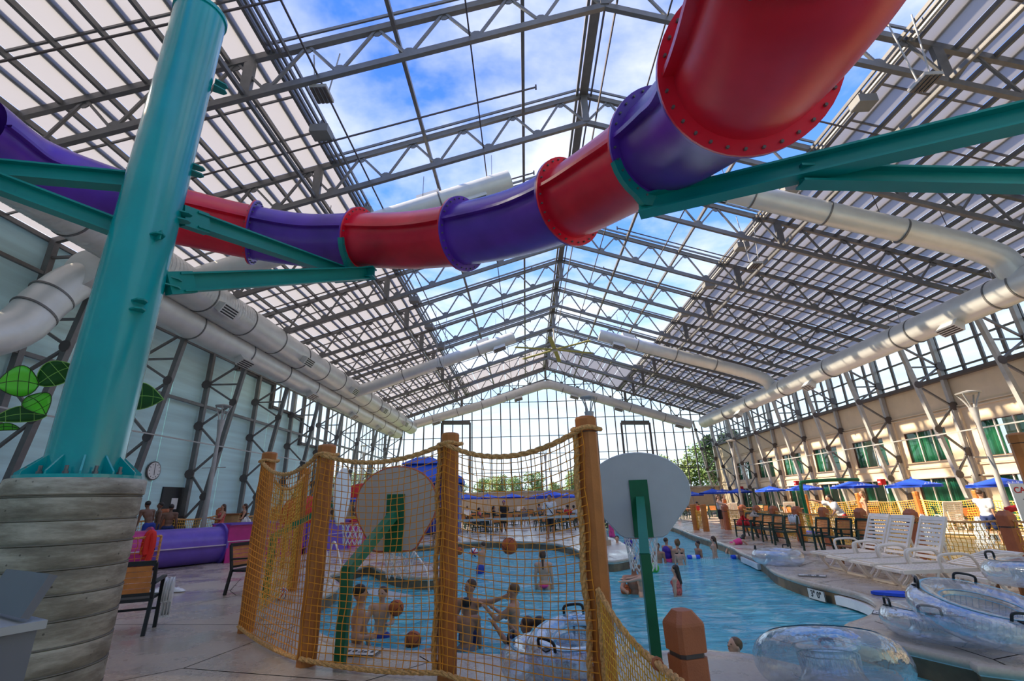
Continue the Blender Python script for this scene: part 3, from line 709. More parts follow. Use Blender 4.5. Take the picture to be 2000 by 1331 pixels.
# lugs on the shaft at surveyed picture heights
def lug(px, py, both=True, w_=0.13):
    # point where the line of sight meets the column surface
    dr = dirw(px, py); o2 = V((EYE.x-pc.x, EYE.y-pc.y)); d2 = V((dr.x, dr.y)); A = d2.dot(d2); B = 2*o2.dot(d2); Cc = o2.dot(o2)-.277**2
    disc = B*B-4*A*Cc
    tt = (-B-math.sqrt(max(disc, 0)))/(2*A); p = EYE+dr*tt; n = V((p.x-pc.x, p.y-pc.y, 0)).normalized(); s = V((-n.y, n.x, 0))
    b = MB()
    for dz in ((-.045, .045) if both else (0,)):
        pl = [p-n*.04-s*w_*.5, p+n*.08-s*w_*.35, p+n*.11, p+n*.08+s*w_*.35, p-n*.04+s*w_*.5]
        pl = [q+V((0, 0, dz))-t.location for q in pl]; m_ = len(pl)
        b.add(pl+[q+V((0, 0, .016)) for q in pl], [tuple(range(m_-1, -1, -1)), tuple(range(m_, 2*m_))]+[(i, (i+1) % m_, m_+(i+1) % m_, m_+i) for i in range(m_)])
    if not both:
        b.bar(p-t.location+V((0, 0, 0)), p+n*.09-t.location, .012, .10)
    b.obj('lug_plate', TEALB, t)
for a_ in ((268, 600, True), (305, 463, False), (425, 170, True), (378, 333, True), (352, 425, True), (330, 553, True)): lug(*a_)
# ================================================================ BODY SLIDE
def pathpts():
    K = [(-70, 245, 5.7), (60, 332, 6.5), (240, 395, 7.3), (380, 430, 8.0), (497, 455, 8.4), (601, 470, 8.5), (705, 470, 8.3), (805, 470, 7.85), (905, 458, 7.25), (1010, 435, 6.7), (1112, 395, 6.0), (1205, 342, 5.3), (1295, 285, 4.55), (1385, 212, 3.75), (1462, 128, 3.0), (1540, 0, 2.45), (1600, -150, 2.1), (1600, -420, 1.85)]
    return [AD(a, b_, c_) for a, b_, c_ in K]
KP = pathpts(); NS = 8; SPL = catmull(KP, NS)
RT = 0.475
cuts = [0, 2*NS, 4*NS, 6*NS, 8*NS, 10*NS, 12*NS, 14*NS, 16*NS, 17*NS]
t = thing('tube_slide', 'red and purple enclosed tube slide curving under the glass roof', 'slide')
def frame_at(i):
    a = SPL[min(i+1, len(SPL)-1)]; b_ = SPL[max(i-1, 0)]; tg = (a-b_).normalized(); side = tg.cross(V((0, 0, 1))).normalized(); up = side.cross(tg); return tg, side, up
cols = [PUR, RED]
order = [PUR, RED, PUR, RED, PUR, RED, PUR, RED, PUR]
# section colours along the path: purple (left), red, purple, red, purple, red, purple, red
for j in range(len(cuts)-1):
    m_ = order[j]; i0, i1 = cuts[j], cuts[j+1]
    b = MB(); vs = []; n = 40
    for i in range(i0, i1+1):
        tg, sd, up = frame_at(i)
        for k in range(n):
            a = 2*pi*k/n; vs.append(SPL[i]+sd*(cos(a)*RT)+up*(sin(a)*RT))
    L = i1-i0+1; fs = [(i*n+k, i*n+(k+1) % n, (i+1)*n+(k+1) % n, (i+1)*n+k) for i in range(L-1) for k in range(n)]
    b.add(vs, fs); sec = b.obj('tube_section', m_, t, True)
    for sgn in (1, -1):             # long seam flanges
        b = MB(); vs = []
        for i in range(i0, i1+1):
            tg, sd, up = frame_at(i); c_ = SPL[i]
            for r_, z_ in ((RT-.01, -.02), (RT+.07, -.02), (RT+.07, .02), (RT-.01, .02)): vs.append(c_+sd*(sgn*r_)+up*z_)
        b.add(vs, [(i*4+k, i*4+(k+1) % 4, (i+1)*4+(k+1) % 4, (i+1)*4+k) for i in range(L-1) for k in range(4)]); b.obj('seam_flange', m_, sec)
    if 0 < i1 < cuts[-1]:
        tg, sd, up = frame_at(i1); c_ = SPL[i1]; mm = M((sd, up, tg)).transposed()
        for off, m2 in ((-.014, m_), (.014, order[min(j+1, 8)])):
            b = MB(); nn = 44; vs = []
            for zz in (off-.013, off+.013):
                for rr in (RT-.005, RT+.10):
                    for k in range(nn): a = 2*pi*k/nn; vs.append(c_+mm @ V((rr*cos(a), rr*sin(a), zz)))
            q = lambda a_, k: a_*nn+k % nn
            fs = []
            for k in range(nn): fs += [(q(0, k), q(0, k+1), q(1, k+1), q(1, k)), (q(2, k+1), q(2, k), q(3, k), q(3, k+1)), (q(1, k), q(1, k+1), q(3, k+1), q(3, k)), (q(0, k+1), q(0, k), q(2, k), q(2, k+1))]
            b.add(vs, fs); b.obj('ring_flange', m2, t, True)
        b = MB()
        for k in range(30):
            a = 2*pi*k/30; p = c_+mm @ V(((RT+.06)*cos(a), (RT+.06)*sin(a), 0)); b.tube([p-tg*.05, p+tg*.05], .011, 6)
        b.obj('flange_bolts', STEEL, t, kind='stuff')
# saddles and arms
def saddle(i, par):
    tg, sd, up = frame_at(i); c_ = SPL[i]; b = MB(); vs = []; n = 14
    for zz in (-.04, .04):
        for k in range(n+1):
            a = pi*1.13+(pi*.74)*k/n; vs.append(c_+sd*((RT+.03)*cos(a))+up*((RT+.03)*sin(a))+tg*zz)
        for k in range(n+1):
            a = pi*1.13+(pi*.74)*k/n; x = (RT+.03)*cos(a)*(.35+.65*abs(cos(a))); vs.append(c_+sd*((RT+.16)*cos(a)*.9)+up*(min((RT+.12)*sin(a), -(RT+.13) if abs(cos(a)) < .45 else 9))+tg*zz)
    m1 = n+1; fs = []
    for k in range(n): fs += [(k, k+1, m1+k+1, m1+k), (2*m1+k+1, 2*m1+k, 3*m1+k, 3*m1+k+1), (k, 2*m1+k, 2*m1+k+1, k+1), (m1+k+1, 3*m1+k+1, 3*m1+k, m1+k)]
    b.add(vs, fs); b.obj('saddle_plate', TEALB, par)
    return c_-up*(RT+.20)
t = thing('slide_support_arm', 'teal forked beam bracket from the teal column holding the slide', 'bracket')
jn = saddle(6*NS, t); 
tip = jn+V((0.28, -0.05, 0))
b = MB(); pA = AD(372, 428, 6.35); pA = V((pc.x+.42, pc.y+.25, 0)); 
def colpt(px, py, az):
    dr = dirw(px, py)
    # height on the column edge seen at that pixel
    o = EYE; dd = math.hypot(pc.x-EYE.x, pc.y-EYE.y); tt = dd/math.hypot(dr.x, dr.y); z_ = (o+dr*tt).z
    return V((pc.x+.277*cos(az), pc.y+.277*sin(az), z_))
A1 = colpt(368, 425, .75); A2 = colpt(325, 556, .65)
b = MB(); b.ibeam(A1+(jn-A1).normalized()*.15, jn, .14, .17); b.obj('beam', TEALB, t)
b = MB(); b.ibeam(A2+(jn-A2).normalized()*.15, tip, .14, .19); b.obj('beam', TEALB, t)
b = MB(); b.ibeam(jn+V((-.32, .02, 0)), jn+V((.42, -.06, 0)), .16, .17); b.obj('seat_beam', TEALB, t)
for A in (A1, A2):
    b = MB(); b.bar(A, A+(jn-A).normalized()*.3, .10, .24); b.obj('end_plate', TEALB, t)
t = thing('slide_support_arm', 'teal beam bracket at the left edge meeting the teal column', 'bracket')
B1 = colpt(238, 322, 2.9); B2 = colpt(222, 425, 2.9)
b = MB(); b.ibeam(B1, AD(-160, 318, 4.6), .14, .17); b.obj('beam', TEALB, t)
b = MB(); b.ibeam(B2, AD(-160, 300, 4.3), .14, .16); b.obj('beam', TEALB, t)
for A in (B1, B2): b = MB(); b.box(A, (.2, .14, .24)); b.obj('end_plate', TEALB, t)
t = thing('slide_support_arm', 'large teal forked beam from the right holding the purple slide section', 'bracket')
jr = saddle(12*NS, t)
pR = AD(1248, 405, 4.55)
b = MB(); b.ibeam(pR, AD(2120, 200, 3.3), .15, .17); b.obj('beam', TEALB, t)
b = MB(); b.ibeam(AD(1560, 345, 4.0), AD(2120, 356, 3.9), .14, .15); b.obj('beam', TEALB, t)
b = MB(); b.ibeam(pR+V((0, 0, .10)), AD(1390, 352, 4.3)+V((0, 0, .08)), .13, .05); b.obj('seat_plate', TEALB, t)
# ================================================================ DUCTS
def duct(name, label, pts, r, ribs, group, vents=(), n=28, closedend=True):
    t = thing(name, label, 'duct', group=group)
    b = MB(); b.tube(pts, r, n); b.obj('duct_body', DUCT, t, True)
    for p, d in ribs:
        p = V(p); d = V(d).normalized(); b = MB(); b.tube([p-d*.03, p+d*.03], r+.03, n); b.obj('clamp_ring', STEEL, t)
    for p, d, side in vents:
        p = V(p); d = V(d).normalized(); s = V(side).normalized(); u = d.cross(s)
        b = MB(); q = []
        for a, w_, h_ in ((r*.8, .42, .16), (r+.34, .52, .24)):
            for i, j in ((-1, -1), (1, -1), (1, 1), (-1, 1)): q.append(p+s*a+d*(i*w_)+u*(j*h_))
        b.add(q, [(0, 3, 2, 1), (4, 5, 6, 7), (0, 1, 5, 4), (1, 2, 6, 5), (2, 3, 7, 6), (3, 0, 4, 7)]); vt = b.obj('air_outlet', DUCT, t)
        for i in range(4): b = MB(); c_ = p+s*(r+.345)+u*(-.17+.113*i); b.bar(c_-d*.46, c_+d*.46, .012, .06, u); b.obj('grille_slat', BLACK, vt)
    return t
g = 'round sheet-metal air ducts'
YDE = 56.6
ribs = [((-13.6, y, 10.4), (0, 1, 0)) for y in range(6, 57, 3)]
duct('air_duct', 'widest ribbed duct along the left side, upper of the pair', [(-13.6, -3, 10.4), (-13.6, YDE, 10.4)], 0.76, ribs, g, [((-13.6, y, 10.4), (0, 1, 0), (.9, 0, -.55)) for y in (18.6, 26.6, 34.6, 42.6, 50.6)])
# fine ribs (corrugation) on the near part
b = MB()
for i in range(90): y = 3+i*.2; b.tube([(-13.6, y-.012, 10.4), (-13.6, y+.012, 10.4)], .772, 28, cap=False)
b.obj('corrugation', DUCT, [o for o in C.objects if o.name == 'air_duct'][0], kind='stuff')
ribs = [((-14.55, y, 9.45), (0, 1, 0)) for y in range(15, 54, 4)]
duct('air_duct', 'lower duct of the left pair, tucked against the steel legs', [(-14.55, 13.6, 9.45), (-14.55, 54, 9.45)], 0.66, ribs, g, [((-14.55, y, 9.45), (0, 1, 0), (.55, 0, -.83)) for y in (22.5, 30.5, 38.5, 45.5, 50.0)])
duct('air_duct', 'bent duct dropping from the left duct at the left edge', catmull([(-14.3, 14.6, 9.6), (-14.9, 13.9, 9.1), (-15.0, 13.2, 8.0), (-15.0, 12.6, 6.9), (-15.1, 11.2, 6.1), (-15.3, 8.6, 5.8)], 5), 0.60, [((-15.0, 13.35, 8.3), (-.1, -.5, -1)), ((-15.0, 13.0, 7.6), (-.1, -.5, -1))], g)
yl = YE-1.4
pk = V((RX, yl, 15.2))
duct('air_duct', 'gabled duct rising to a peak along the far glass wall', catmull([(-13.6, yl, 10.4), (-12.9, yl, 10.9), (-5, yl, 12.95), (1.6, yl, 14.9), (RX, yl, 15.15), (4.4, yl, 14.9), (12, yl, 12.35), (20.0, yl, 9.7)], 5), 0.52, [((x, yl, (10.9+(x+12.9)*.256) if x < 1 else 15.15-(x-3)*.32), (1, 0, .28 if x < 1 else -.32)) for x in (-11, -8, -5, -2, 1, 5, 9, 13, 17)], g,
     [((x, yl, (10.9+(x+12.9)*.256) if x < 1 else 15.15-(x-3)*.32), (1, 0, .28 if x < 1 else -.32), (0, -.5, -.8)) for x in (-10.5, -.5, 6.3, 11.5, 18.5)])
duct('air_duct', 'cream-lit straight duct along the right side under the eave', [(19.5, -3, 9.0), (19.5, 51.3, 9.15)], 0.62, [((19.5, y, 9.05), (0, 1, 0)) for y in (12, 17, 18, 22.2, 23.2, 29, 34.5, 40, 45)], g, [((19.5, y, 9.0), (0, 1, 0), (-.55, 0, -.8)) for y in (20, 31, 42)])
def branch(y, x0, z0, x1, z1, xj, zj, r, lab, vents):
    d = V((x1-x0, 0, z1-z0)).normalized()
    pts = catmull([(x0, y, z0), ((x0+x1)/2, y, (z0+z1)/2), (x1, y, z1), (xj, y, zj)], 5)
    def P(f): return V((x0+(x1-x0)*f, y, z0+(z1-z0)*f))
    duct('air_duct', lab, pts, r, [(P(.25), d), (P(.5), d), (P(.75), d)], g, [(P(f), d, s) for f, s in vents])
    # hanger wires are separate thin rods on the duct
branch(17, -0.2, 14.8, -12.2, 10.95, -13.5, 10.5, 0.48, 'near left branch duct passing behind the slide', [(.12, (0, -.4, -1)), (.3, (0, .4, 1)), (.6, (0, .4, 1))])
branch(17, 7.2, 14.5, 18.4, 10.6, 19.4, 9.4, 0.48, 'near right branch duct sloping down behind the teal beam', [(.1, (0, -.4, -1))])
branch(36, -0.5, 14.3, -12.4, 10.4, -13.4, 10.3, 0.46, 'far left branch duct sloping to the left pair', [(.1, (0, -.4, -1)), (.22, (0, .4, 1))])
branch(36, 6.4, 14.2, 18.2, 10.4, 19.4, 9.3, 0.46, 'far right branch duct sloping to the right duct', [(.12, (0, -.4, -1)), (.2, (0, .4, 1))])
# hanger wires
hw = thing('duct_hangers', 'thin wires hanging the branch ducts from the trusses', 'wire')
for y, L in ((17, [(-1, 14.6), (-4, 13.6), (-8, 12.3), (9, 13.9), (12, 12.8), (15, 11.8), (17.5, 10.9)]), (36, [(-2, 13.9), (-6, 12.6), (-10, 11.3), (8, 13.6), (12, 12.3), (16, 11)])):
    for x, z in L: b = MB(); b.bar((x, y, z+.4), (x, y+.1, rz_(x)), .02); b.obj('wire', STEELD, hw)
for y in range(8, 52, 5):
    b = MB(); b.bar((19.5, y, 9.6), (19.5, y, rz_(19.5)), .02); b.obj('wire', STEELW, hw)
# ---- ceiling fan
t = thing('ceiling_fan', 'giant yellow-green bladed fan hanging below the roof ridge', 'fan', (3.0, 39.5, 14.2))
b = MB(); b.tube([(0, 0, 2.6), (0, 0, .1)], .07, 8); b.obj('down_rod', STEELW, t)
b = MB(); b.lathe([(.12, -.15), (.3, -.1), (.3, .1), (.12, .25)], 16); b.obj('motor_hub', STEELW, t)
FB = mat('fan_blade_green', (0.32, 0.30, 0.08), 0.5)
for i in range(6): b = MB(); a = i*pi/3+.35; b.bar((.25*cos(a), .25*sin(a), 0), (3.7*cos(a), 3.7*sin(a), -.05), .36, .04); b.obj('blade', FB, t)
# ---- louvred roof lights and motor boxes along the roof edges
def louvre(x, y, z, lab):
    t = thing('roof_light', lab, 'light', (x, y, z), group='louvred lights along the roof edge')
    b = MB(); b.box((0, 0, .05), (.5, .6, .10)); b.obj('housing', STEELW, t)
    for i in range(4): b = MB(); b.box((-.18+.12*i, 0, -.02), (.07, .56, .03)); b.obj('louvre_slat', STEELD, t)
    for s in (-.2, .2): b = MB(); b.bar((s, 0, .1), (s*2.0, 0, rz_(x)-z-.05), .03); b.obj('hanger', STEELW, t)
    return t
p = AX(628, 186, -5.6); louvre(p.x, p.y, p.z, 'louvred light hung near the upper left roof edge')
p = AX(1808, 163, 11.4); louvre(p.x, p.y, p.z, 'louvred light hung near the upper right roof edge')
p = AX(860, 720, -5.6); louvre(p.x, p.y, p.z, 'louvred light at the far left roof edge')
p = AX(1475, 520, 11.4); louvre(p.x, p.y, p.z, 'louvred light halfway along the right roof edge')
BOXM = mat('grey_box', (0.22, 0.22, 0.22), 0.6)
def boxes(xx, side):
    for k in range(-1, 8):
        o = thing('motor_box', 'grey drive box on the %s roof edge, %s from the far gable' % (side, ordn[8-k]), 'box', (xx, yk(k)+2.2, rz_(xx)-.62), group='drive boxes along the roof edges')
        b = MB(); b.box((0, 0, 0), (.62, .5, .3)); b.obj('housing', BOXM, o); b = MB(); b.bar((0, 0, .15), (0, 0, .5), .1); b.obj('bracket', STEEL, o)
boxes(-6.6, 'left'); boxes(11.9, 'right')
# ---- sprinkler pipes between the trusses
t = thing('sprinkler_pipes', 'thin sprinkler pipes slung across the roof between trusses', 'pipe')
for k in range(-1, 8):
    y = yk(k)-2.0
    for x0, x1 in ((.9, -14.5), (5.6, 20.5)):
        b = MB(); b.bar((x0, y, rz_(x0)-.9), (x1, y+SK*(x1-RX), rz_(x1)-.9), .045); b.box((x0, y, rz_(x0)-.9), (.06, .06, .2)); b.obj('pipe', STEELD, t)
# ================================================================ NET CAGES, POSTS, ROPES
def rope(a, b_, sag, r=0.022, par=None, nm='rope', n=18, pts=None):
    a = V(a); b_ = V(b_)
    P_ = pts or [a.lerp(b_, i/n)-V((0, 0, sag*4*(i/n)*(1-i/n))) for i in range(n+1)]
    L = sum((P_[i+1]-P_[i]).length for i in range(len(P_)-1)); b = MB()
    # three-strand laid rope: each strand a helix, one mesh
    m_ = max(8, int(L/0.035)); fine = []; acc = [0]
    for i in range(len(P_)-1): acc.append(acc[-1]+(P_[i+1]-P_[i]).length)
    for j in range(m_+1):
        s = L*j/m_; i = 0
        while i < len(P_)-2 and acc[i+1] < s: i += 1
        fine.append(P_[i].lerp(P_[i+1], (s-acc[i])/max(1e-6, acc[i+1]-acc[i])))
    for q in range(3):
        pts_ = []
        for j, p in enumerate(fine):
            t = (fine[min(j+1, m_)]-fine[max(j-1, 0)]).normalized(); u = V((0, 0, 1)) if abs(t.z) < .9 else V((1, 0, 0)); x = t.cross(u).normalized(); y = t.cross(x)
            a_ = j*.72+q*2*pi/3; pts_.append(p+x*(cos(a_)*r*.52)+y*(sin(a_)*r*.52))
        b.tube(pts_, r*.62, 6)
    return b.obj(nm, ROPE, par, True)
def net(tl, tr, bl, br, nx, ny, sag, par, m=NET, r=0.0035, bow=0.0, nm='net'):
    tl, tr, bl, br = [V(q) for q in (tl, tr, bl, br)]; b = MB()
    rs_ = random.Random(int(tl.x*100)); nrm = (tr-tl).cross(bl-tl).normalized()
    def P(u, v):
        top = tl.lerp(tr, u)-V((0, 0, sag*4*u*(1-u))); bot = bl.lerp(br, u)
        return top.lerp(bot, v)+nrm*(bow*sin(pi*u)*sin(pi*v)+.004*sin(u*37+v*23))
    for i in range(nx+1):
        u = i/nx; pts = [P(u+.15/nx*sin(j*1.7+i), j/12) for j in range(13)]
        for j in range(12): b.bar(pts[j], pts[j+1], r*2, r*2, (1, 0, 0.01))
    for j in range(1, ny+1):
        v = j/ny; pts = [P(i/12, v+.02/ny*sin(i)) for i in range(13)]
        for i in range(12): b.bar(pts[i], pts[i+1], r*2, r*2)
    return b.obj(nm, m, par, kind='stuff')
def tall_post(t, x, y, h, w_=0.20, rz=0.3):
    # octagonal post with a cap
    def octo(w2, ch):
        a = w2/2; c = a-ch; return [(a, -c), (a, c), (c, a), (-c, a), (-a, c), (-a, -c), (-c, -a), (c, -a)]
    m3 = M.Rotation(rz, 3, 'Z')
    def ring(w2, ch, z): return [V((x, y, z))+m3 @ V((p[0], p[1], 0)) for p in octo(w2, ch)]
    def stack(levels):
        b = MB(); vs = []; 
        for w2, ch, z in levels: vs += ring(w2, ch, z)
        n = 8; fs = [(i*n+k, i*n+(k+1) % n, (i+1)*n+(k+1) % n, (i+1)*n+k) for i in range(len(levels)-1) for k in range(n)]
        fs += [tuple(range(n-1, -1, -1)), tuple((len(levels)-1)*n+k for k in range(n))]; b.add(vs, fs); return b
    ch = w_*.27
    po = stack([(w_*.97, ch, 0), (w_*.97, ch, h-.16)]).obj('post', WOODP, t)
    stack([(w_*.86, ch*.9, h-.165), (w_*.86, ch*.9, h-.15)]).obj('shadow_groove', STEELD, po)
    stack([(w_*1.0, ch, h-.15), (w_*1.02, ch, h-.035), (w_*.94, ch, h-.012), (w_*.55, ch*.55, h)]).obj('cap', WOODP, po)
    return po
cage = thing('net_cage', 'tall rope net cage on four brown posts around the near basketball hoop', 'net')
HC = 2.42
P1 = V((-4.05, 7.53, 0)); P2 = V((-2.5, 6.0, 0)); P3 = V((-0.85, 5.45, 0)); P4 = V((0.60, 4.55, 0)); PB = V((-5.0, 10.9, 0)); P0 = V((-4.9, 9.0, 0))
tall_post(cage, P1.x, P1.y, 2.50, .21); tall_post(cage, P2.x, P2.y, 2.40, .21); tall_post(cage, P3.x, P3.y, HC, .19); tall_post(cage, P4.x, P4.y, 2.41, .185, .45)
def up(p, z): return V((p.x, p.y, z))
fwd = V((.02, -.10, 0))
for a, c_, za, zc, sg_, nx in ((P1, P2, 2.36, 2.27, .22, 25), (P2, P3, 2.27, 2.29, .15, 20), (P3, P4, 2.29, 2.28, .20, 19)):
    nv = V((-(c_-a).y, (c_-a).x, 0)).normalized()*-.11
    rope(up(a, za)+nv, up(c_, zc)+nv, sg_, .026, cage)
    rope(up(a, .09)+nv, up(c_, .09)+nv, 0.04, .024, cage)
    net(up(a, za)+nv, up(c_, zc)+nv, up(a, .09)+nv, up(c_, .09)+nv, nx, 29, sg_, cage, bow=.05)
for p_, ra in ((P3, .105), (P4, .105)):
    q = p_+V((-.12, -.03, 0)); rope(up(q, 2.28), up(q, .05), 0, .028, cage, pts=[up(q, 2.3-.15*i)+V((.012*sin(i*1.3), 0, 0)) for i in range(16)])
for p_, z in ((P1, 2.36), (P2, 2.27), (P3, 2.29), (P4, 2.28)):
    b = MB(); m3 = []; 
    b.tube([V((p_.x+.135*cos(a), p_.y+.135*sin(a), z+.01*sin(a*3))) for a in [i*pi/8 for i in range(16)]], .022, 7, closed=True); b.obj('rope_wrap', ROPE, cage, True)
# rear side of the cage (net running back on the left)
back = thing('net_cage', 'rear net and brown posts of the cage, behind the left hoop', 'net')
tall_post(back, PB.x, PB.y, 2.5, .2)
rope(up(P1, 2.3)+V((-.1, .12, 0)), up(PB, 2.38), .35, .024, back)
net(up(P1, 2.3)+V((-.1, .12, 0)), up(PB, 2.38), up(P1, .1)+V((-.1, .12, 0)), up(PB, .1), 34, 29, .35, back, NETY)
PC_ = V((-7.2, 13.6, 0))
# low fence from the tall post towards the camera
lowf = thing('low_net_fence', 'low rope fence with a chunky brown bollard nearest the camera', 'fence')
def bollard(t, x, y, h, w_, rz=.3, cap=.30):
    m3 = M.Rotation(rz, 3, 'Z')
    def ring(w2, ch, z):
        a = w2/2; c = a-ch; return [V((x, y, z))+m3 @ V((p[0], p[1], 0)) for p in ((a, -c), (a, c), (c, a), (-c, a), (-a, c), (-a, -c), (-c, -a), (c, -a))]
    def stack(levels):
        b = MB(); vs = []
        for w2, ch, z in levels: vs += ring(w2, ch, z)
        n = 8; fs = [(i*n+k, i*n+(k+1) % n, (i+1)*n+(k+1) % n, (i+1)*n+k) for i in range(len(levels)-1) for k in range(n)]
        fs += [tuple(range(n-1, -1, -1)), tuple((len(levels)-1)*n+k for k in range(n))]; b.add(vs, fs); return b
    c2 = w_*.12
    po = stack([(w_*.97, c2, 0), (w_*.97, c2, h-cap-.03)]).obj('post', WOODC, t)
    stack([(w_*.86, c2, h-cap-.035), (w_*.86, c2, h-cap+.005)]).obj('shadow_groove', STEELD, po)
    stack([(w_, c2, h-cap), (w_*1.03, c2, h-cap*.35), (w_*.98, c2, h-cap*.28), (w_*.6, c2, h-.006), (w_*.55, c2*.8, h)]).obj('cap', WOODC, po)
    return po
PF = V((1.02, 3.62, 0)); bollard(lowf, PF.x, PF.y, .925, .205, .3, .235)
ra = AY(1168, 1152, 4.42); rm = AY(1240, 1258, 3.85); rb = AY(1284, 1297, 3.50); rc = AY(1345, 1345, 2.95)
rope(ra, rb, 0, .022, lowf, pts=catmull([ra, AY(1200, 1207, 4.12), rm, rb, rc], 6))
b = MB(); b.tube([rb+V((.028*cos(i*pi/4), .01*sin(i*pi/4), .028*sin(i*pi/4))) for i in range(8)], .012, 6, closed=True); b.obj('rope_lashing', WOODC, lowf, True)
rope(up(ra, ra.z), up(ra, .05), 0, .024, lowf)
net(ra, rb, up(ra, .07), up(rb, .07), 24, 13, .04, lowf, NETY, r=.0028)
net(rb, rc, up(rb, .07), up(rc, .07), 16, 13, .0, lowf, NETY, r=.0028)
# ================================================================ BASKETBALL HOOPS
def hoop(px, py, zb, bx, by, rz, lab, bm_, hw=.70, z0=1.12, z1=2.24, hz=1.20, foot_w=.11, netside=1, rimoff=.38):
    # local frame: board in the xz-plane, facing +y (the pool)
    t = thing('basketball_hoop', lab, 'basketball hoop', (px, py, 0), rz)
    dx = bx; dy = by
    b = MB(); b.bar((0, 0, 0), (0, 0, zb), foot_w, foot_w, (0, 1, 0)); b.obj('pole', GRN, t)
    b = MB(); b.bar((0, 0, zb-.04), (dx, dy-.04, (z0+z1)/2-.08), foot_w, foot_w); b.obj('arm', mat('green_paint_light', (0.01, 0.20, 0.10), .35), t)
    pts = []; zc = z0+.62
    for i in range(25):
        a = pi*i/24; pts.append((hw*cos(a), zc+(z1-zc)*sin(a)))
    pts += [(-hw, zc-.10), (-hw*.93, zc-.22), (-.30, z0+.03), (-.24, z0), (.24, z0), (.30, z0+.03), (hw*.93, zc-.22), (hw, zc-.10)]
    b = MB(); n = len(pts); b.add([(dx+p[0], dy, p[1]) for p in pts]+[(dx+p[0], dy+.035, p[1]) for p in pts], [tuple(range(n)), tuple(range(2*n-1, n-1, -1))]+[(i, n+i, n+(i+1) % n, (i+1) % n) for i in range(n)]); bd = b.obj('backboard', bm_, t)
    b = MB(); b.tube([(dx+p[0], dy+.0175, p[1]) for p in pts], .02, 6, closed=True); b.obj('edge_trim', mat('orange_trim', (.55, .12, .06), .5) if bm_ is BRDT else bm_, bd)
    b = MB(); b.box((dx, dy-.012, z0+.36), (.25, .02, .74)); b.obj('mounting_plate', GRN, bd)
    rc_ = V((dx, dy+.05+.24, hz)); b = MB(); b.tube([rc_+V((.23*cos(i*pi/14), .23*sin(i*pi/14), 0)) for i in range(28)], .010, 6, closed=True); b.bar((dx, dy+.03, hz), (dx, dy+.08, hz), .12, .03); b.obj('rim', mat('rim_orange', (.6, .1, .02), .4), t)
    b = MB()
    for i in range(12):
        for s in (1, -1):
            pr = []
            for j in range(5):
                a = 2*pi*(i+s*j*.5)/12; r_ = .23-.022*j+.002*j*j; pr.append(rc_+V((r_*cos(a), r_*sin(a), -.105*j)))
            for j in range(4): b.bar(pr[j], pr[j+1], .010)
    b.obj('hoop_net', WHT, t, kind='stuff')
    return t
hoop(1.33, 5.90, 1.04, .17, .95, -.06, 'basketball hoop with a grey fan-shaped board and green pole, right of the tall post', BRDG, .68, 1.15, 2.24, 1.13)
hoop(-2.11, 5.97, .98, .24, .93, -.05, 'basketball hoop with taupe board and green bent pole inside the net cage', BRDT, .57, 1.06, 2.16, 1.12)
hoop(-5.16, 10.15, 1.15, .1, 1.3, -1.45, 'white-board basketball hoop seen edge-on through the net', mat('white_board', (.8, .8, .8), .5), .66, 1.3, 2.4, 1.32)
# ================================================================ BALLS
BALL = mat('orange_rubber', (.55, .115, .02), .55, var=.15, bump=.4, bscale=250)
def ball(p, r, lab, colour=BALL, group='orange basketballs', panels=True):
    t = thing('basketball', lab, 'ball', p, 0, group); t.rotation_euler = (.4, .5, p[0])
    b = MB(); b.ell((0, 0, 0), (r, r, r), nu=28, nv=18); b.obj('ball_shell', colour, t, True)
    for m3 in (M.Identity(3), M.Rotation(pi/2, 3, 'X'), M.Rotation(pi/2, 3, 'Y')):
        b = MB(); b.tube([m3 @ V((r*cos(i*pi/16), r*sin(i*pi/16), 0)) for i in range(32)], .004, 4, closed=True); b.obj('seam', BLACK, t)
    return t
def gw(px, py): return G(px, py, WZ)
ball(AY(995, 1067, 7.6), .118, 'orange basketball in the air above the pool')
q = gw(1224, 1160); ball((q.x, q.y, WZ+.06), .12, 'orange basketball floating right of the tall post')
q = gw(806, 1262); ball((q.x, q.y, WZ+.07), .12, 'orange basketball floating beside the cage, near the pool edge')
ball(AY(774, 1188, 8.2), .115, 'orange basketball held by the boy behind the cage')
ball(AY(897, 1077, 16.5), .12, 'small orange ball in the hand of a far swimmer')
t = thing('basketball', 'white and blue ball lying on the wet deck inside the cage', 'ball', (G(547, 1172).x, G(547, 1172).y, .11)); t.rotation_euler = (.5, .9, 0)
b = MB(); b.ell((0, 0, 0), (.12,)*3, nu=24, nv=16); b.obj('ball_shell', WHT, t, True)
for i in range(4):
    m3 = M.Rotation(i*pi/4, 3, 'Z'); b = MB(); b.tube([m3 @ V((.113*cos(k*pi/12), 0, .113*sin(k*pi/12))) for k in range(24)], .012, 5, closed=True); b.obj('stripe', [mat('navy', (.02, .03, .2), .5), REDC][i % 2], t)
t = thing('beach_ball', 'red white and blue ball held by a boy in the far pool', 'ball', AY(925, 1080, 15.2))
b = MB(); b.ell((0, 0, 0), (.13,)*3, nu=24, nv=16); b.obj('ball_shell', WHT, t, True)
for i in range(3): m3 = M.Rotation(i*pi/3, 3, 'Y'); b = MB(); b.tube([m3 @ V((.122*cos(k*pi/12), .122*sin(k*pi/12), 0)) for k in range(24)], .02, 5, closed=True); b.obj('stripe', [REDC, mat('navy', (.02, .03, .2)), REDC][i], t)
t = thing('water_ball', 'lime green ball by the child behind the green pole', 'ball', gw(1279, 1118)+V((0, 0, .1)))
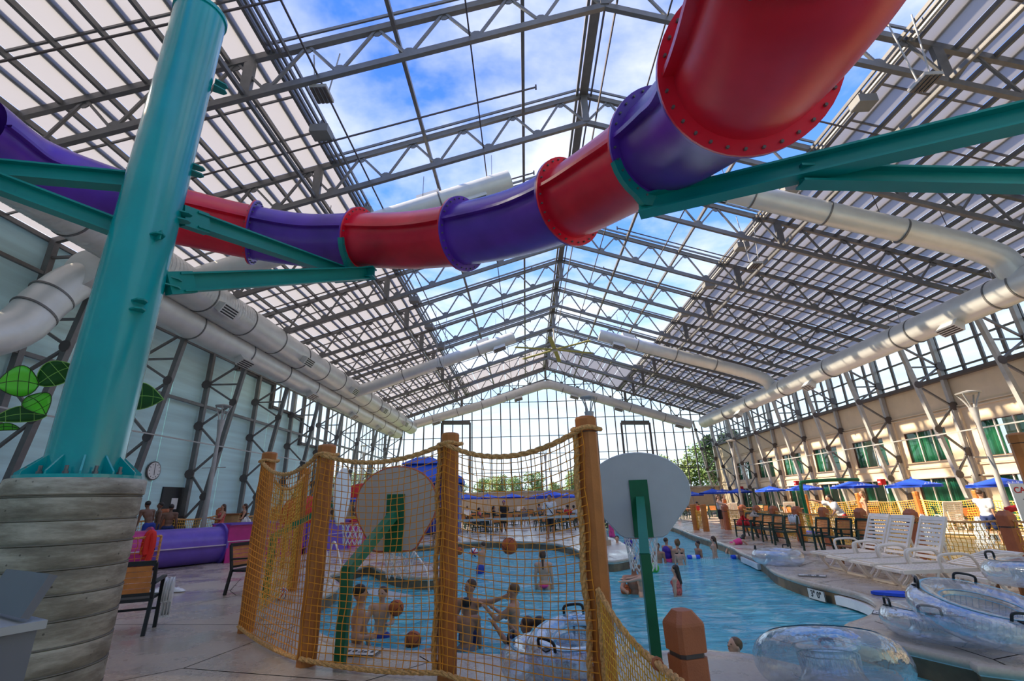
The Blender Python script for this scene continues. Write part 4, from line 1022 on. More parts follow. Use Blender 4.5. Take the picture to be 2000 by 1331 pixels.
b = MB(); b.ell((0, 0, 0), (.13, .13, .13), nu=20, nv=14); b.obj('ball_shell', mat('lime', (.12, .5, .06), .4), t, True); b = MB(); b.lathe([(.02, .12), (.02, .14)], 8); b.obj('valve', WHT, t)
# ================================================================ INFLATABLE TUBES
BLS = mat('blue_stripe_vinyl', (.10, .42, .62), .2, coat=.5)
def inner_tube(p, Rr, r, tilt, lab, rz=0, handles=(0, pi), stripes=True):
    t = thing('inflatable_tube', lab, 'swim ring', p); t.rotation_euler = (tilt[0], tilt[1], rz); t['group'] = 'clear inflatable swim rings'
    b = MB(); b.tube([V((Rr*cos(2*pi*i/56), Rr*sin(2*pi*i/56), 0)) for i in range(56)], r, 22, closed=True); b.obj('tube_body', VINYL, t, True)
    b = MB(); 
    for i in range(40):      # welded wrinkles near the seams
        a = 2*pi*i/40; c_ = V((cos(a), sin(a), 0)); rr = Rr-r*.93; b.bar(c_*rr+V((0, 0, -r*.35)), c_*(rr+r*.06)+V((0, 0, r*.35)), .006)
    b.obj('weld_creases', VINYL, t, kind='stuff')
    if stripes:
        for k in (.3, .62, 1.05):
            a_ = k; rr = Rr-r*cos(a_)*1.0 if k < 1 else Rr+.2*r; zz = r*sin(a_)*1.01 if k < 1 else r*.985
            b = MB(); vs = []; n = 56; fs = []
            for i in range(n):
                a = 2*pi*i/n
                for d_ in (-.013, .013):
                    for e_ in (0, .002): vs.append(((rr+d_)*cos(a), (rr+d_)*sin(a), zz+e_))
            for i in range(n):
                j = (i+1) % n; o1, o2 = 4*i, 4*j; fs += [(o1+1, o1+3, o2+3, o2+1), (o1, o2, o2+2, o1+2)]
            b.add(vs, fs); b.obj('blue_stripe', BLS, t)
    for h in handles:
        d = V((cos(h), sin(h), 0)); s = V((-sin(h), cos(h), 0)); c_ = d*(Rr+r*.35)
        b = MB(); z0 = r*.93
        b.tube(catmull([c_-s*.10+V((0, 0, z0)), c_-s*.09+V((0, 0, z0+.07)), c_+V((0, 0, z0+.085)), c_+s*.09+V((0, 0, z0+.07)), c_+s*.10+V((0, 0, z0))], 4), .014, 7); b.box(c_+V((0, 0, z0)), (.07, .07, .012)); b.obj('handle', BLACK, t, True)
    return t
q = G(1522, 1102); inner_tube((q.x, q.y, .17), .42, .165, (0, 0), 'clear tube lying on the right bank beside the patio chairs', 0, (2.6, .6), False)
inner_tube((4.97, 5.98, .34), .50, .165, (.24, .0), 'clear tube with blue swirls on top of the pile at the right edge', .3, (2.3, 4.2, .8))
inner_tube((4.82, 6.42, .16), .44, .155, (0, .04), 'clear tube underneath, peeking out left of the right pile', .3, (2.5, 3.6))
inner_tube((6.5, 6.65, .62), .5, .15, (-.05, 0), 'clear tube resting on the lounger at the right edge', 0, (5.0, 2.0))
inner_tube((.20, 5.42, .155), .37, .15, (.03, .0), 'large clear tube right behind the net at the pool edge', .2, (2.7, .5))
inner_tube((.44, 5.16, .33), .36, .145, (.10, -.16), 'clear tube leaning on another just left of the rope fence', .5, (3.4, 1.0))
inner_tube((2.52, 4.72, .28), .40, .19, (-.40, .08), 'big clear tube standing tilted in front of the boy', -.15, (1.1,), True)
inner_tube((1.62, 3.55, .17), .40, .16, (.0, 0), 'clear tube at the bottom edge beside the bollard', 0, (3.9,))
inner_tube((2.78, 3.35, WZ+.16), .42, .16, (.0, .0), 'clear tube floating at the bottom edge with its handle up', 0, (1.4, 4.5))
# ================================================================ POOL FITTINGS
def rail(pts, lab, group='white pool handrails'):
    t = thing('pool_handrail', lab, 'handrail'); t['group'] = group
    pp = catmull(pts, 5); b = MB(); b.tube(pp, .022, 8); b.obj('rail_pipe', WHITE, t, True)
    for p in (pts[0], pts[-1]): b = MB(); b.lathe([(.05, 0), (.05, .02)], 12, (p[0], p[1], p[2])); b.obj('flange', STEELW, t)
q1, q2 = G(634, 1155, -.28), G(628, 1160); 
rail([V((-4.75, 12.2, 0)), V((-4.75, 12.15, .6)), V((-4.6, 12.0, .85)), V((-4.1, 11.2, .35)), V((-3.95, 10.9, -.3))], 'white handrail into the water left of the peninsula')
rail([V((-3.6, 13.7, 0)), V((-3.6, 13.6, .72)), V((-3.45, 13.4, .92)), V((-2.5, 12.4, .2)), V((-2.35, 12.2, -.3))], 'white handrail beside the taupe board, into the water')
rail([V((-7.3, 17.0, 0)), V((-7.3, 17.0, .75)), V((-7.1, 16.8, .95)), V((-6.3, 15.8, .35)), V((-6.2, 15.6, 0))], 'white handrail in front of the violet slide run')
t = thing('entry_steps', 'submerged grey steps by the white handrails', 'steps')
for i in range(3):
    b = MB(); b.box((-3.35+.30*i, 12.0-.38*i, -.42-.2*i), (1.5, .5, .3), M.Rotation(-.75, 3, 'Z')); b.obj('step', mat('step_grey', (.45, .48, .48), .6), t)
# lane line with floats
t = thing('lane_rope', 'blue and white float line across the right channel', 'rope')
la, lb = gw(1215, 1092), gw(1470, 1092); b = MB(); n = 70
for i in range(n):
    p = la.lerp(lb, i/n); b.box((p.x, p.y, WZ+.015), (.035, .03, .03))
b.obj('rope_beads', WHT, t, kind='stuff')
for px in (1247, 1355, 1441):
    p = gw(px, 1092); 
    for i in range(3): b = MB(); c_ = p+V(((i-1)*.13, 0, .04)); b.tube([c_-V((.062, 0, 0)), c_+V((.062, 0, 0))], .075, 14); b.obj('float', [BLUE, WHT, BLUE][i], t, True)
# depth marker tiles
INK = mat('ink_black', (.01, .01, .01), .5); TILE = mat('marker_tile', (.72, .70, .66), .35)
def marker(p, w_, h_, txt, size, rot, lab, name='depth_marker'):
    t = thing(name, lab, 'sign', p); t.rotation_euler = rot
    b = MB(); b.box((0, 0, 0), (w_, h_, .012)); b.obj('tile', TILE, t)
    b = MB()
    for a, c_ in (((-w_/2, -h_/2), (w_/2, -h_/2)), ((w_/2, -h_/2), (w_/2, h_/2)), ((w_/2, h_/2), (-w_/2, h_/2)), ((-w_/2, h_/2), (-w_/2, -h_/2))): b.bar((*a, .005), (*c_, .005), .008, .006)
    b.obj('tile_border', INK, t)
    y = (len(txt)-1)*size*.5
    for s in txt: me = text_mesh(s, size, INK, 'lettering', .001, .004); o = link('lettering', me, t, (0, y, .0075)); y -= size*1.0
    return t
p = G(700, 1277); marker((p.x, p.y, .016), .50, .27, ['3 FT 0 IN'], .105, (0, 0, pi-.15), 'white depth marker lying on the coping behind the green pole')
p = G(1735, 1202); marker((p.x, p.y, .016), .34, .25, ['3\' 0"'], .15, (0, 0, 2.45), 'white depth marker on the right peninsula deck')
p = G(1592, 1128); marker((p.x, p.y+.1, .016), .5, .2, ['3\' 0"'], .15, (0, 0, 2.6), 'white depth marker on the deck by the loungers')
a, c_ = G(1583, 1139), G(1612, 1146); d = (c_-a); p = (a+c_)/2; nn_ = V((d.y, -d.x, 0)).normalized(); nn_ = nn_ if nn_.x < 0 else -nn_
t = marker((p.x+nn_.x*.07, p.y+nn_.y*.07, -.17), .46, .18, ['3" 0"'], .15, (pi/2, 0, math.atan2(nn_.x, -nn_.y)), 'white 3 0 depth tile on the pool wall below the loungers')
p = G(1940, 1058, -.03); marker((p.x, p.y, .07), .8, .2, ["3' 0"], .2, (pi/2-.2, 0, -.2), 'depth tile on the side pool edge at the right')
# kickboard
p = G(1742, 1164); t = thing('kickboard', 'blue foam kickboard lying on the right deck', 'kickboard', (p.x, p.y, .03), -.5)
b = MB(); po = [(-.28, -.03), (-.22, -.09), (.1, -.16), (.26, -.13), (.30, 0), (.26, .13), (.1, .16), (-.22, .07)]; b.prism(po, -.02, .025); b.obj('foam_board', BLUE, t)
b = MB(); b.lathe([(.03, .024), (.03, .028)], 12, (.2, 0, 0)); b.obj('grip_hole', BLACK, t)
# grey lamp posts
def lamp(x, y, h, lab, thick=.09, z0=0.0):
    t = thing('lamp_post', lab, 'lamp', (x, y, z0)); t['group'] = 'tall grey lamp posts'
    b = MB(); b.tube([(0, 0, 0), (0, 0, h*.62), (0, 0, h*.78), (0, 0, h*.9)], [thick, thick*.8, thick*.75, thick*1.5], 12); b.obj('pole', STEELW, t, True)
    for i in range(4):
        a = i*pi/2+.4; b = MB(); b.tube(catmull([(0, 0, h*.82), (cos(a)*.12, sin(a)*.12, h*.92), (cos(a)*.30, sin(a)*.30, h)], 4), .025, 6); b.obj('prong', STEELW, t)
    b = MB(); b.lathe([(.02, h-.03), (.32, h), (.34, h+.04), (.15, h+.09), (.02, h+.12)], 20); b.obj('lamp_head', STEELW, t, True)
    b = MB(); b.bar((-.5, 0, h*.56), (.55, 0, h*.56), .03); b.obj('crossbar', STEELW, t)
q = G(1172, 1066); lamp(q.x, q.y, AY(1163, 778, q.y).z, 'grey lamp post on the round poolside peninsula', .13)
t = thing('lamp_plinth', 'stepped grey and beige plinth at the foot of the peninsula lamp', 'plinth', (q.x, q.y, 0)); b = MB(); b.lathe([(.42, 0), (.42, .18)], 4); b.obj('base_step', TAN, t); b = MB(); b.lathe([(.33, .18), (.24, .75), (.14, 1.25)], 8); b.obj('cone', STEELW, t)
y = 20.6; lamp(AY(437, 795, y).x, y, AY(437, 795, y).z, 'grey lamp post in front of the pale blue wall', .10)
y = 15.5; lamp(AY(1891, 770, y).x, y, AY(1891, 770, y).z, 'grey lamp post among the right-hand umbrellas', .085)
y = 47; lamp(AY(711, 872, y).x, y, AY(711, 872, y).z, 'small far lamp post behind the cage at the left')
y = 44; lamp(AY(1064, 876, y).x, y, AY(1064, 876, y).z, 'thin far lamp post in front of the glass gable')
y = 36; lamp(AY(1427, 862, y).x, y, AY(1427, 862, y).z, 'lamp post beside the second window of the cream building')
# ================================================================ FURNITURE
def m2(name, *a, **k): return mat(name, *a, **k)
def make_armchair(lab, frame=CGRN, slat=CORG, towel=None):
    # seat faces -x; origin on the floor under the seat centre
    t = thing('patio_armchair', lab, 'chair')
    for sx, sy in ((-.24, -.27), (-.24, .27)):
        b = MB(); b.bar((sx-.02, sy, 0), (sx, sy, .66), .045, .045); b.obj('leg', frame, t)
    for sy in (-.27, .27):
        b = MB(); b.bar((.30, sy, 0), (.22, sy, .44), .045, .045); b.bar((.22, sy, .44), (.32, sy, .90), .04, .045); b.obj('leg', frame, t)
        b = MB(); b.bar((-.30, sy, .665), (.27, sy, .64), .06, .03, (0, 0, 1)); b.obj('armrest', frame, t)
    b = MB(); b.box((0, 0, .43), (.50, .52, .04)); b.obj('seat', frame, t)
    b = MB(); b.bar((.235, -.27, .50), (.235, .27, .50), .03, .04); b.bar((.32, -.27, .90), (.32, .27, .90), .04, .06); b.obj('back_frame', frame, t)
    for i in range(5):
        z = .545+.072*i; b = MB(); b.box((.24+.02*i+.004, 0, z), (.018, .47, .064), M.Rotation(.21, 3, 'Y')); b.obj('back_slat', slat, t)
    b = MB(); b.bar((-.24, -.27, .25), (-.24, .27, .25), .02, .03) ; b.obj('stretcher', frame, t)
    return t
def make_lounger(lab, back=62, mat_=WHITE):
    # lies along +x from the foot end at the origin
    t = thing('sun_lounger', lab, 'lounger')
    for sy in (-.31, .31):
        b = MB(); b.bar((0, sy, .34), (1.22, sy, .36), .05, .06); b.obj('side_rail', mat_, t)
        b = MB(); b.tube(catmull([(.62, sy*1.12, .34), (.60, sy*1.14, .52), (.68, sy*1.15, .60), (1.08, sy*1.15, .59), (1.22, sy*1.12, .38)], 4), .024, 7); b.obj('armrest', mat_, t, True)
        for x0 in (.14, 1.05):
            b = MB(); b.tube(catmull([(x0, sy, .33), (x0+.10, sy*1.02, .15), (x0+.2, sy, .02)], 4), .028, 6); b.tube(catmull([(x0+.42, sy, .33), (x0+.34, sy*1.02, .15), (x0+.2, sy, .02)], 4), .028, 6); b.obj('leg', mat_, t, True)
    for x0 in (.34, 1.25): b = MB(); b.bar((x0, -.3, .03), (x0, .3, .03), .05, .05); b.obj('cross_brace', mat_, t)
    b = MB(); b.bar((.0, -.31, .345), (.0, .31, .345), .09, .04); b.obj('foot_bar', mat_, t)
    for i in range(12): b = MB(); b.box((.10+.093*i, 0, .372), (.064, .58, .016)); b.obj('seat_slat', mat_, t)
    a = rad(back); c_, s_ = cos(a), sin(a); H_ = V((1.20, 0, .38))
    for sy in (-.29, .29): b = MB(); b.bar(H_+V((0, sy, 0)), H_+V((.80*c_, sy, .80*s_)), .045, .05, (0, 1, 0)); b.obj('back_rail', mat_, t)
    for i in range(9):
        r_ = .06+.084*i; b = MB(); b.box(H_+V((r_*c_, 0, r_*s_)), (.054, .56, .018), M.Rotation(-a, 3, 'Y')); b.obj('back_slat', mat_, t)
    b = MB(); b.box(H_+V((.80*c_, 0, .80*s_)), (.08, .62, .035), M.Rotation(-a, 3, 'Y')); b.obj('head_bar', mat_, t)
    b = MB(); b.bar(H_+V((.5*c_, -.2, .5*s_)), (1.55 if back > 30 else 1.7, -.2, .05), .03); b.obj('back_strut', mat_, t)
    return t
ac = make_armchair('green-framed armchair with a red towel heap, first of the far row')
AC = [(8.95, 21.0, .15, 'green-framed armchair under the red towel heap, farthest of the poolside row'), (8.85, 20.0, .1, 'second green-framed armchair from the far end of the poolside row'), (8.78, 19.1, .2, 'third green-framed armchair from the far end of the poolside row'),
      (8.75, 18.3, .1, 'fourth green-framed armchair, mid poolside row'), (8.60, 17.1, .25, 'armchair with the white towel over its back, near end of the far row'),
      (8.55, 15.3, .1, 'left chair of the three armchairs behind the loungers'), (8.75, 14.6, .15, 'middle chair of the three armchairs behind the loungers'), (8.95, 14.0, .2, 'right chair of the three armchairs behind the loungers')]
for i, (x, y, r_, lab) in enumerate(AC):
    o = ac if i == 0 else dup(ac, (0, 0, 0), 0, lab)
    o.location = (x, y, 0); o.rotation_euler = (0, 0, r_); o['label'] = lab; o['group'] = 'green armchairs along the right bank'
lg = make_lounger('x', 64); lgf = make_lounger('x', 14); lgf['label'] = 'cream plastic lounger with its back laid nearly flat, fourth in the row'
LG = [(6.55, 11.7, .03, 'cream plastic lounger farthest left in the near row'), (6.40, 10.85, .0, 'second cream lounger in the near row, back raised'), (6.35, 10.02, -.02, 'third cream lounger in the near row, back raised'), (6.75, 8.15, -.05, 'cream lounger at the right edge under the clear tube')]
for i, (x, y, r_, lab) in enumerate(LG):
    o = lg if i == 0 else dup(lg, (0, 0, 0), 0, lab)
    o.location = (x, y, 0); o.rotation_euler = (0, 0, r_); o['label'] = lab; o['group'] = 'near row of cream loungers'
lgf.location = (6.25, 9.15, 0); lgf.rotation_euler = (0, 0, -.03); lgf['group'] = 'near row of cream loungers'
WOODT = mat('brown_table', (.30, .12, .04), .5, var=.2)
def low_table(x, y, lab):
    t = thing('side_table', lab, 'table', (x, y, 0))
    for i in range(5): b = MB(); b.box((-.2+.1*i, 0, .40), (.085, .48, .025)); b.obj('top_slat', WOODT, t)
    for sx in (-.2, .2):
        for sy in (-.2, .2): b = MB(); b.bar((sx, sy, 0), (sx, sy, .39), .04); b.obj('leg', WOODT, t)
low_table(8.0, 8.75, 'small orange-brown table between the last two near loungers'); low_table(7.75, 12.4, 'small brown table behind the first near lounger')
# far loungers behind the side pool, in a line
fl = [(18.3, 27.6, 'pale lounger left of the tables under the cream building'), (17.6, 21.9, 'pale lounger right of the first orange chairs by the back fence'), (19.2, 20.2, 'pale lounger near the striped leg under the large umbrella'), (18.6, 18.4, 'pale lounger behind the boy lifeguard'), (16.2, 31.6, 'white lounger stack in front of the cream building door'), (14.0, 34.5, 'white lounger behind the far end of the rope fence')]
for x, y, lab in fl: dup(lg, (x, y, 0), -1.9, lab, 'loungers along the cream building')
for i, (x, y) in enumerate([(1.8, 46.5), (3.4, 46.8), (7.1, 46.0), (8.6, 46.3), (-.6, 47.0)]): dup(lg, (x, y, 0), 1.57, ['white lounger', 'second white lounger', 'third white lounger', 'fourth white lounger', 'fifth white lounger'][i]+' along the far low wall behind the seated crowd', 'white loungers along the far wall')
# tables and chairs groups
def make_table(lab):
    t = thing('patio_table', lab, 'table')
    b = MB(); b.lathe([(.55, .71), (.56, .72), (.56, .745), (.5, .75)], 24); b.obj('table_top', WOODT, t)
    b = MB(); b.bar((0, 0, 0), (0, 0, .71), .07); b.obj('pedestal', CGRN, t)
    for i in range(4): a = i*pi/2+.5; b = MB(); b.bar((0, 0, .05), (.35*cos(a), .35*sin(a), .02), .05, .04); b.obj('foot', CGRN, t)
    return t
def make_umbrella(lab, R_=1.25, h=2.2, rim=1.85):
    t = thing('patio_umbrella', lab, 'umbrella')
    b = MB(); b.bar((0, 0, 0), (0, 0, h), .045); b.obj('pole', STEELW, t)
    b = MB(); b.lathe([(.28, 0), (.28, .06), (.05, .10)], 16); b.obj('base', BLACK, t)
    b = MB(); b.lathe([(.02, h-.01), (.03, h+.07), (.01, h+.10)], 8); b.obj('finial', BLUE, t)
    for i in range(8):
        a0, a1 = i*pi/4, (i+1)*pi/4; am = (a0+a1)/2; vs = []
        def pp(a, f): return V((R_*f*cos(a), R_*f*sin(a), h-(h-rim)*f-.05*sin(pi*f)*0))
        e = [V((0, 0, h)), pp(a0, .5), pp(a1, .5), pp(a0, 1), pp(a1, 1), pp(am, .96)-V((0, 0, .0)), pp(a0, 1)-V((0, 0, .10)), pp(a1, 1)-V((0, 0, .10))]
        th = V((0, 0, .012)); b = MB(); b.add(e+[q+th for q in e], [(0, 1, 2), (1, 3, 5, 2), (5, 4, 2), (3, 6, 7, 4), (8, 10, 9), (9, 10, 13, 11), (13, 10, 12), (11, 12, 15, 14)]); cp = b.obj('canopy_panel', BLUE, t)
        if i % 2 == 1:      # white script on the valance, too small to read in the photograph
            b = MB(); A_, B_ = pp(a0, .93), pp(a1, .93)
            for j in range(9):
                f = .2+.06*j; q = A_.lerp(B_, f)+(A_+B_).normalized()*.03+V((0, 0, .03)); b.bar(q-V((0, 0, .04+.02*(j % 3))), q+V((0, 0, .03*((j*2) % 3))), .03, .008)
            b.obj('white_lettering', WHT, cp)
        b = MB(); b.bar((0, 0, h-.03), pp(a0, .98)-V((0, 0, .02)), .015); b.obj('rib', STEELW, t)
    return t
tb = make_table('x'); um = make_umbrella('x'); first = {'t': 1, 'u': 1}
def put(kind, x, y, lab, grp, rz=0, s=1):
    pr = tb if kind == 't' else um
    o = pr if first[kind] else dup(pr, (0, 0, 0), 0, lab); first[kind] = 0
    o.location = (x, y, 0); o.rotation_euler = (0, 0, rz); o.scale = (s,)*3; o['label'] = lab; o['group'] = grp; return o
UM = [(1950, 938, 21, 'largest blue umbrella at the right edge behind the lamp post', .1), (1780, 936, 24.5, 'blue umbrella behind the third lounger, second from the right', .4), (1665, 940, 30, 'blue umbrella right of the green water arch', .2),
      (1588, 946, 36, 'blue umbrella crossed by the upright of the green arch', .5), (1525, 950, 41, 'blue umbrella above the armchair row', 0), (1472, 954, 47, 'blue umbrella with the red bucket sign beside it', .3), (1432, 956, 51, 'small blue umbrella at the building corner', .1), (1391, 956, 45, 'blue umbrella above the woman in the white tank top', .6), (1345, 962, 52, 'blue umbrella half hidden by the grey hoop board', .2),
      (1075, 960, 34, 'wide blue umbrella above the standing lifeguard', .0), (1107, 964, 46, 'small blue umbrella right of the lifeguard', .3), (1050, 966, 46, 'small blue umbrella left of the lifeguard', .6), (1000, 965, 50, 'blue umbrella in the middle of the far crowd', .1), (952, 966, 50, 'blue umbrella left of the far crowd', .5), (912, 966, 46, 'blue umbrella beside the blue cabana', .2), (688, 962, 36, 'blue umbrella seen through the cage between the hoops', .4)]
for i, (px, py, D, lab, rz_u) in enumerate(UM):
    p = AD(px, py, D); s = 1.0
    hz = max(2.05, p.z+.02)
    # keep its apex at the surveyed height
    o = put('u', min(p.x, 21.3) if p.y < 57 else p.x, min(p.y, 54), lab, 'blue patio umbrellas', rz_u, max(.92, min(1.12, hz/2.2)))
FT = [(20.2, 17.0), (19.0, 22.0), (17.6, 26.5), (16.5, 31.0), (16.0, 36.0), (15.5, 41.0), (15.0, 46.0), (12.5, 38.0), (11.5, 44.0), (-3.6, 34.0), (-1.0, 36.5), (1.6, 33.0), (4.2, 37.0), (6.3, 33.5), (8.3, 38.5), (-4.5, 40.0), (2.0, 42.0), (6.0, 43.0), (-9.0, 33.0), (-12.6, 21.5), (-2.4, 29.6), (1.6, 29.0), (4.6, 29.8), (0, 45.5), (-6.0, 44.0)]
place = ['under the largest right umbrella', 'under the umbrella behind the third lounger', 'right of the green water arch', 'behind the green water arch', 'below the cream building, mid row', 'below the cream building, far row', 'at the corner of the cream building', 'between the rope fence and the crowd', 'near the far low wall at right', 'beside the blue cabana', 'in the far crowd left of centre', 'in front of the man in the purple cap', 'right behind the standing lifeguard', 'at the right end of the far crowd', 'behind the right channel', 'behind the blue cabana', 'in the back of the far crowd', 'in the back right of the far crowd', 'behind the left hoop', 'behind the violet slide run by the blue wall', 'at the front left of the far crowd', 'at the front middle of the far crowd', 'at the front right of the far crowd', 'against the far low wall, middle', 'against the far low wall, left']
def dup_chair(x, y, rz, lab, grp):
    return dup(ac, (x, y, 0), rz, lab, grp)
for i, (x, y) in enumerate(FT):
    if x > 8 or True: put('t', x, y, 'round brown patio table %s' % place[i], 'round brown patio tables', i*.7)
    k = 4 if i not in (3, 6, 17) else 3
    for j in range(k):
        a = j*2*pi/k+.5+i*.4; 
        dup_chair(x+.85*cos(a), y+.85*sin(a), a, '%s armchair at the patio table %s' % (['left', 'near', 'right', 'far'][j] if k == 4 else ['first', 'second', 'third'][j], place[i]), 'armchairs at the far patio tables')
# chairs left
bk = make_armchair('dark armchair with orange slats and a white towel beside the concrete pier', BLACK, CORG)
bk.location = (-5.85, 7.6, 0); bk.rotation_euler = (0, 0, -1.15); bk.scale = (1.05,)*3
o = dup(bk, (-5.85, 10.75, 0), 2.9, 'dark armchair half hidden behind the leftmost cage post')
def cloth(nm, lab, p, m_, pts, cat='towel', seed=1, amp=.03, th=.02):
    # crumpled cloth from a rounded outline
    t = thing(nm, lab, cat, p); r = random.Random(seed); n = 30; rings = 6; vs = []; fs = []
    for i in range(rings+1):
        f = i/rings
        for k in range(n):
            a = 2*pi*k/n; rr = f*(1+.22*sin(3*a+seed)+.12*sin(7*a+2*seed)); vs.append((pts[0]*rr*cos(a), pts[1]*rr*sin(a), th+amp*(1-f)*(1+.8*sin(5*a+i))+amp*.8*abs(sin(a*4+i*1.7+seed))*(f < .98)))
    for i in range(rings):
        for k in range(n): fs.append((i*n+k, i*n+(k+1) % n, (i+1)*n+(k+1) % n, (i+1)*n+k))
    b = MB(); b.add(vs, fs); o = b.obj('cloth', m_, t, True); o.modifiers.new('solid', 'SOLIDIFY').thickness = -.012
    b = MB(); b.tube([(V((vs[rings*n+k][0], vs[rings*n+k][1], vs[rings*n+k][2]))) for k in range(n)], .008, 5, closed=True); b.obj('hem', m_, t, True)
    return t
q = G(325, 1157); cloth('towel', 'white crumpled towel lying on the wet floor beside the pier', (q.x, q.y, 0), WHT, (.36, .22), seed=2, amp=.05)
cloth('towel', 'red towel heap on the farthest poolside armchair', (8.8, 20.7, .46), REDC, (.26, .42), seed=4, amp=.16)
cloth('towel', 'rumpled beige towel behind the red towel heap', (9.15, 20.4, .78), mat('beige_cloth', (.55, .45, .36), .9), (.12, .38), seed=5, amp=.10)
def hung(lab, p, w_, h1, h2, m_, rz=0, fold=.05, nm='towel', cat='towel'):
    t = thing(nm, lab, cat, p, rz); vs = []; n = 14; prof = [(-fold, -h1), (-fold, -h1*.5), (-fold*.9, -.04), (0, .012), (fold*.9, -.04), (fold, -h2*.5), (fold, -h2)]
    for j, (x, z) in enumerate(prof):
        for i in range(n+1): vs.append((x+.012*sin(i*1.6+j*.4)*(1+abs(z)*2), -w_/2+w_*i/n, z+.01*sin(i)))
    b = MB(); b.add(vs, [(j*(n+1)+i, j*(n+1)+i+1, (j+1)*(n+1)+i+1, (j+1)*(n+1)+i) for j in range(len(prof)-1) for i in range(n)]); o = b.obj('cloth', m_, t, True); o.modifiers.new('solid', 'SOLIDIFY').thickness = .012
    b = MB(); b.bar((-fold, -w_/2, -h1), (-fold, w_/2, -h1), .018, .03); b.bar((fold, -w_/2, -h2), (fold, w_/2, -h2), .018, .03); b.obj('hem', m_, t); return t
hung('white towel over the back of the near armchair in the row', (8.95, 17.1, .93), .34, .3, .25, WHT, .25)
hung('white towel hanging from the dark armchair beside the pier', (-5.56, 7.92, .66), .13, .52, .3, WHT, -1.15, .05)
p = AY(262, 1068, 10.5)
# ---- left net fence with life vests
lf = thing('low_net_fence', 'low orange net fence running behind the concrete pier', 'fence')
E1 = V((-8.55, 11.6, 0)); E0 = V((-10.3, 8.0, 0)); 
net(up(E0, 1.15), up(E1, 1.12), up(E0, .03), up(E1, .03), 34, 10, .05, lf, NET, r=.005)
rope(up(E0, 1.15), up(E1, 1.12), .05, .025, lf); rope(up(E1, 1.12), up(E1, .03), 0, .025, lf); bollard(lf, E0.x, E0.y, 1.2, .2)
VEST = mat('vest_red', (.75, .02, .01), .6)
def vest(x, y, z, rz, lab):
    t = thing('life_vest', lab, 'life vest', (x, y, z), rz)
    for s in (-1, 1): b = MB(); b.tube(catmull([(0, s*.10, -.52), (.03, s*.13, -.3), (.03, s*.12, -.08), (0, s*.09, .06), (-.06, s*.08, -.1), (-.06, s*.10, -.4)], 4), .065, 9); b.obj('float_panel', VEST, t, True)
    b = MB(); b.bar((.08, -.17, -.3), (.08, .17, -.3), .02, .04); b.obj('strap', BLACK, t)
vest(-8.85, 10.95, 1.15, .9, 'red life vest hung over the net fence, left one'); vest(-8.62, 11.35, 1.15, .9, 'red life vest hung over the net fence, right one')
# back fence at the blue wall
lb_ = thing('low_net_fence', 'low rope fence and brown bollards in front of the pale blue wall', 'fence')
BP = [V((-15.1, 16.4, 0)), V((-13.6, 18.4, 0)), V((-13.9, 22.3, 0)), V((-13.4, 26.2, 0)), V((-12.4, 30.0, 0))]
for i, p in enumerate(BP): bollard(lb_, p.x, p.y, 1.75 if i else 1.6, .34)
for a, c_ in zip(BP, BP[1:]): rope(up(a, 1.45), up(c_, 1.45), .14, .03, lb_); net(up(a, 1.45), up(c_, 1.45), up(a, .3), up(c_, .3), 30, 9, .14, lb_, NETY, r=.006)
t = thing('planter_box', 'tan box bench beside the lamp post at the blue wall', 'box', (-12.9, 21.6, 0)); b = MB(); b.box((0, 0, .72), (.9, .7, 1.44)); b.obj('side_panel', STONE, t); b = MB(); b.box((0, 0, 1.46), (1.0, .8, .06)); b.obj('top_board', WOODT, t)
# ================================================================ VIOLET / MAGENTA SLIDE RUN-OUT
t = thing('slide_runout', 'violet and magenta slide run-out pipe along the left deck', 'slide')
r_ = .56
S = [V((-12.9, 13.5, r_)), V((-11.6, 15.2, r_)), V((-10.45, 16.9, r_))]
dcol = [MAG, VIO]
for i in range(2):
    b = MB(); b.tube([S[i], S[i+1]], r_, 36, cap=False); sec = b.obj('pipe_section', dcol[i], t, True)
    d = (S[i+1]-S[i]).normalized(); b = MB(); b.tube([S[i+1]-d*.03, S[i+1]+d*.03], r_+.10, 36); b.obj('ring_flange', [MAG, VIO][i], t)
    s = d.cross(V((0, 0, 1))); b = MB(); b.bar(S[i]+s*(r_+.02), S[i+1]+s*(r_+.02), .09, .03); b.obj('seam_strip', mat('pale_seam', (.6, .5, .6), .5), sec)
b = MB(); b.tube([S[0]-V((.1, .15, 0)), S[0]], r_+.08, 36); b.obj('ring_flange', MAG, t)
T0 = V((-10.45, 16.9, 0)); T1 = V((-8.9, 19.1, 0)); T2 = V((-8.1, 21.2, 0)); T3 = V((-7.2, 24.2, 0))
def trough(a, c_, hgt, m_, rim):
    d = (c_-a).normalized(); s = V((d.y, -d.x, 0)); 
    for sg_ in (1, -1):
        b = MB(); b.bar(a+s*(.62*sg_)+V((0, 0, hgt/2)), c_+s*(.62*sg_)+V((0, 0, hgt/2)), .06, hgt); sd = b.obj('trough_side', m_, t)
        b = MB(); b.bar(a+s*(.66*sg_)+V((0, 0, hgt)), c_+s*(.66*sg_)+V((0, 0, hgt)), .16, .05); b.obj('rim', rim, sd)
        b = MB(); b.bar(a+s*(.66*sg_)+V((0, 0, hgt*.55)), c_+s*(.66*sg_)+V((0, 0, hgt*.55)), .03, .03); b.obj('seam_strip', mat('pale_seam', (.6, .5, .6), .5), sd)
    b = MB(); b.bar(a+V((0, 0, .25)), c_+V((0, 0, .25)), 1.2, .06); b.obj('trough_floor', m_, t)
trough(T0, T1, 1.18, MAG, VIO); trough(T1, T2, 1.12, VIO, VIO); trough(T2, T3, 1.05, MAG, REDC)
